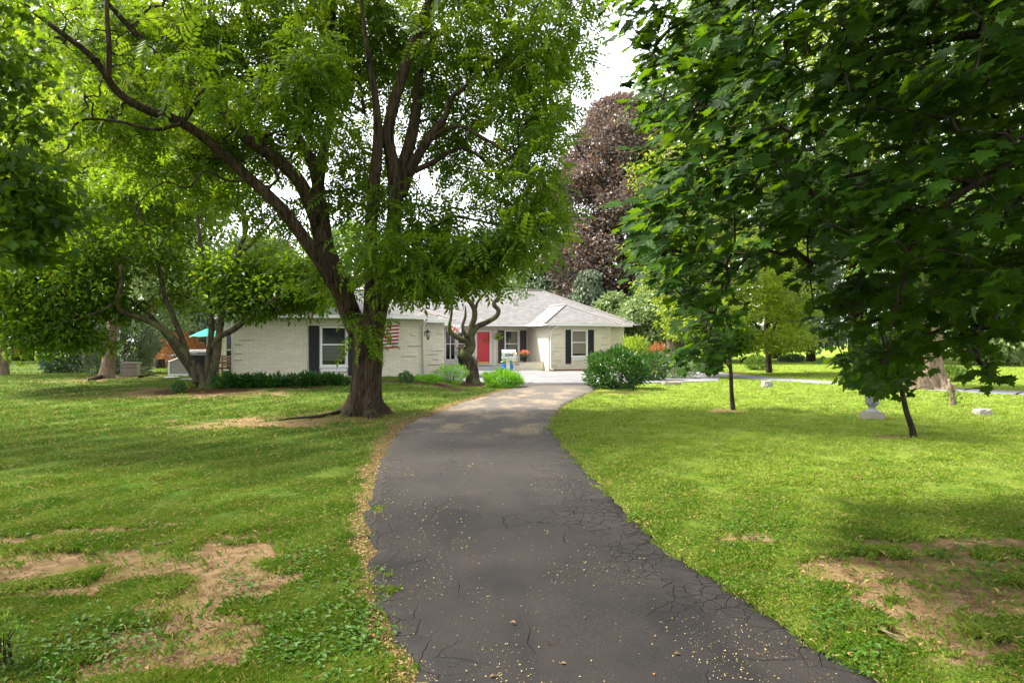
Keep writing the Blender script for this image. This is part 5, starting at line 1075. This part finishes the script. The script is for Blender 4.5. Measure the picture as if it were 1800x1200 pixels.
# white rail fence far left
bY = 44.; r = thing('rail_fence', 'white two-rail fence in the sun behind the garden tree', 'fence', tuple(at(270, 640, bY)*(1, 1, 0)+(0, 0, .35)))
ox = r.location.x; g = MB()
for py in (624, 632.5): z = EYE-(py-HY)/F*bY-.35; g.box((-2.0, -.03, z-.1), (2.2, .03, z+.1))
g.build('rail', 'white', r)
for x in (-2.06, .1, 2.26): g = MB(); g.box((x-.06, -.08, -.3), (x+.06, -.032, .85)); g.build('post', 'white', r)
r, b = oriented('tree_stump', 'brown cut stump standing on the lawn beside the garden tree', 'stump', 281, 648, 0, .6); g = MB(); g.lathe((0, 0, 0), [(.34, -.05), (.30, .06), (.27, .3), (.26, .5), (.24, .52)], 16); o = g.build('wood', 'bark_dark', r)
# flat stones by the patio
for (px, py, rw, lb) in ((338, 667, .5, 'flat grey stepping stone at the patio edge'), (303, 664, .35, 'small pale stepping stone left of the patio screen')):
    b = gnd(px, py); g = MB(); a = np.linspace(0, 6.28, 10)[:-1]; rr = rw*(.8+.3*rng.random(9)); g.add([(rr[i]*math.cos(a[i]), rr[i]*.7*math.sin(a[i]), z) for z in (-.05, .04) for i in range(9)], [tuple(range(9, 18))]+[(i, (i+1) % 9, 9+(i+1) % 9, 9+i) for i in range(9)]); o = g.build('stepping_stone', 'conc'); o.location = b; tag(o, lb, 'stone')
# ------------------------------------------------------------------ right lawn
def rock(name, label, px, py, w_, h, d, m, seed):
    b = gnd(px, py); g = MB(); r_ = np.random.default_rng(seed); nx_, ny_ = 10, 6; v = []; k = 14
    prof = [(1.0, -.05), (1.02, h*.3), (.97, h*.75), (.88, h*.97), (.5, h*1.03), (.01, h*1.02)]
    for q, z in prof:
        for i in range(k): a = i/k*6.283; ca, sa = math.cos(a), math.sin(a); e = (abs(ca)**4+abs(sa)**4)**-.25; j = 1+r_.normal()*.045; v.append((w_/2*ca*e*q*j, d/2*sa*e*q*j, z+r_.normal()*h*.03))
    g.add(v, [(i*k+q, i*k+(q+1) % k, (i+1)*k+(q+1) % k, (i+1)*k+q) for i in range(len(prof)-1) for q in range(k)], 0, False); o = g.build(name, m); o.location = b; tag(o, label, 'stone'); return o
o = rock('stone_block', 'pale hollow stone block on the lawn in front of the lane', 1348, 680, 18/F*28, .24, .4, 'stonew', 4)
rock('stone_slab', 'white flat stone slab on the lawn at the far right', 1727, 729, 28/F*18, .15, .28, 'stonew', 5)
rock('stone_log', 'long low pinkish stone edging lying before the variegated shrub', 1180, 677, 34/F*29, .17, .3, 'stone', 6)
# urn on plinth
b = gnd(1533, 738); r = thing('garden_urn', 'grey concrete urn on a stone plinth below the maple leaves', 'urn', tuple(b)); sc_ = b[1]/F
g = MB(); g.box((-.205, -.2, -.03), (.205, .2, .18)); g.box((-.195, -.19, .183), (.195, .19, .19)); g.build('plinth', 'stone', r)
g = MB(); g.lathe((0, 0, 0), [(.16, .192), (.16, .21), (.13, .24), (.085, .28), (.075, .31), (.095, .34), (.13, .36), (.150, .42), (.165, .60), (.20, .66), (.215, .68), (.215, .70), (.17, .70), (.14, .66), (.01, .64)], 24); g.build('bowl', 'urn', r)
# broken stump
b = gnd(1676, 713); r = thing('broken_stump', 'thin broken dead stump wrapped in vines near the lane', 'stump', tuple(b)); sc_ = b[1]/F
g = MB(); g.tube(spline([(0, 0, -.05), (-.03, 0, .3), (-.08, 0, .55), (-.13, .02, .78)], 4), np.linspace(.10, .03, 13), 9, lump=lambda i, an, p: 1+.2*np.cos(3*an+i)); g.build('trunk', 'bark_pine', r)
g = MB(); foliage(g, (-.02, 0, .25), (.22, .2, .25), 160, .07, 0); g.build('vines', 'lf_weed', r)
# surface roots and fallen twigs on the lawn
def sticks(name, label, cat, L, m, group=None):
    for i, (P, r0, lb) in enumerate(L):
        g = MB(); q = np.array([gnd(x, y) for x, y in P]); q[:, 2] += r0*.55+.02; o_ = q[0].copy(); g.tube(spline(q-o_, 5), np.linspace(r0, r0*.3, (len(P)-1)*5+1), 6); o = g.build(name, m); o.location = o_; tag(o, lb, cat, group)
M['twig'] = simple('dry_twig', (.12, .09, .06), .9, .3, 20, .4)
sticks('fallen_twig', '', 'twig', [([(270, 962), (292, 958), (318, 950)], .009, 'dark fallen twig on the grass at the upper edge of the bare patch'), ([(1530, 1085), (1552, 1112), (1580, 1125), (1598, 1128)], .010, 'thick pale curved twig on the grass right of the driveway'), ([(1500, 1070), (1540, 1105), (1590, 1140)], .006, 'long thin pale twig beside the thick curved one'), ([(1420, 975), (1440, 978), (1470, 985)], .006, 'pale twig at the left end of the right bare patch'), ([(905, 991), (920, 993), (932, 992)], .006, 'tiny grey twig lying in the middle of the driveway')], 'twig')
sticks('tree_root', '', 'root', [([(600, 726), (560, 735), (520, 738), (490, 742)], .05, 'low surface root running left from the big trunk'), ([(180, 664), (165, 668), (155, 671)], .09, 'short root or log lying left of the leaning trunk'), ([(245, 664), (262, 661), (276, 662)], .06, 'dark root lying on the lawn right of the storage box')], 'bark_dark')
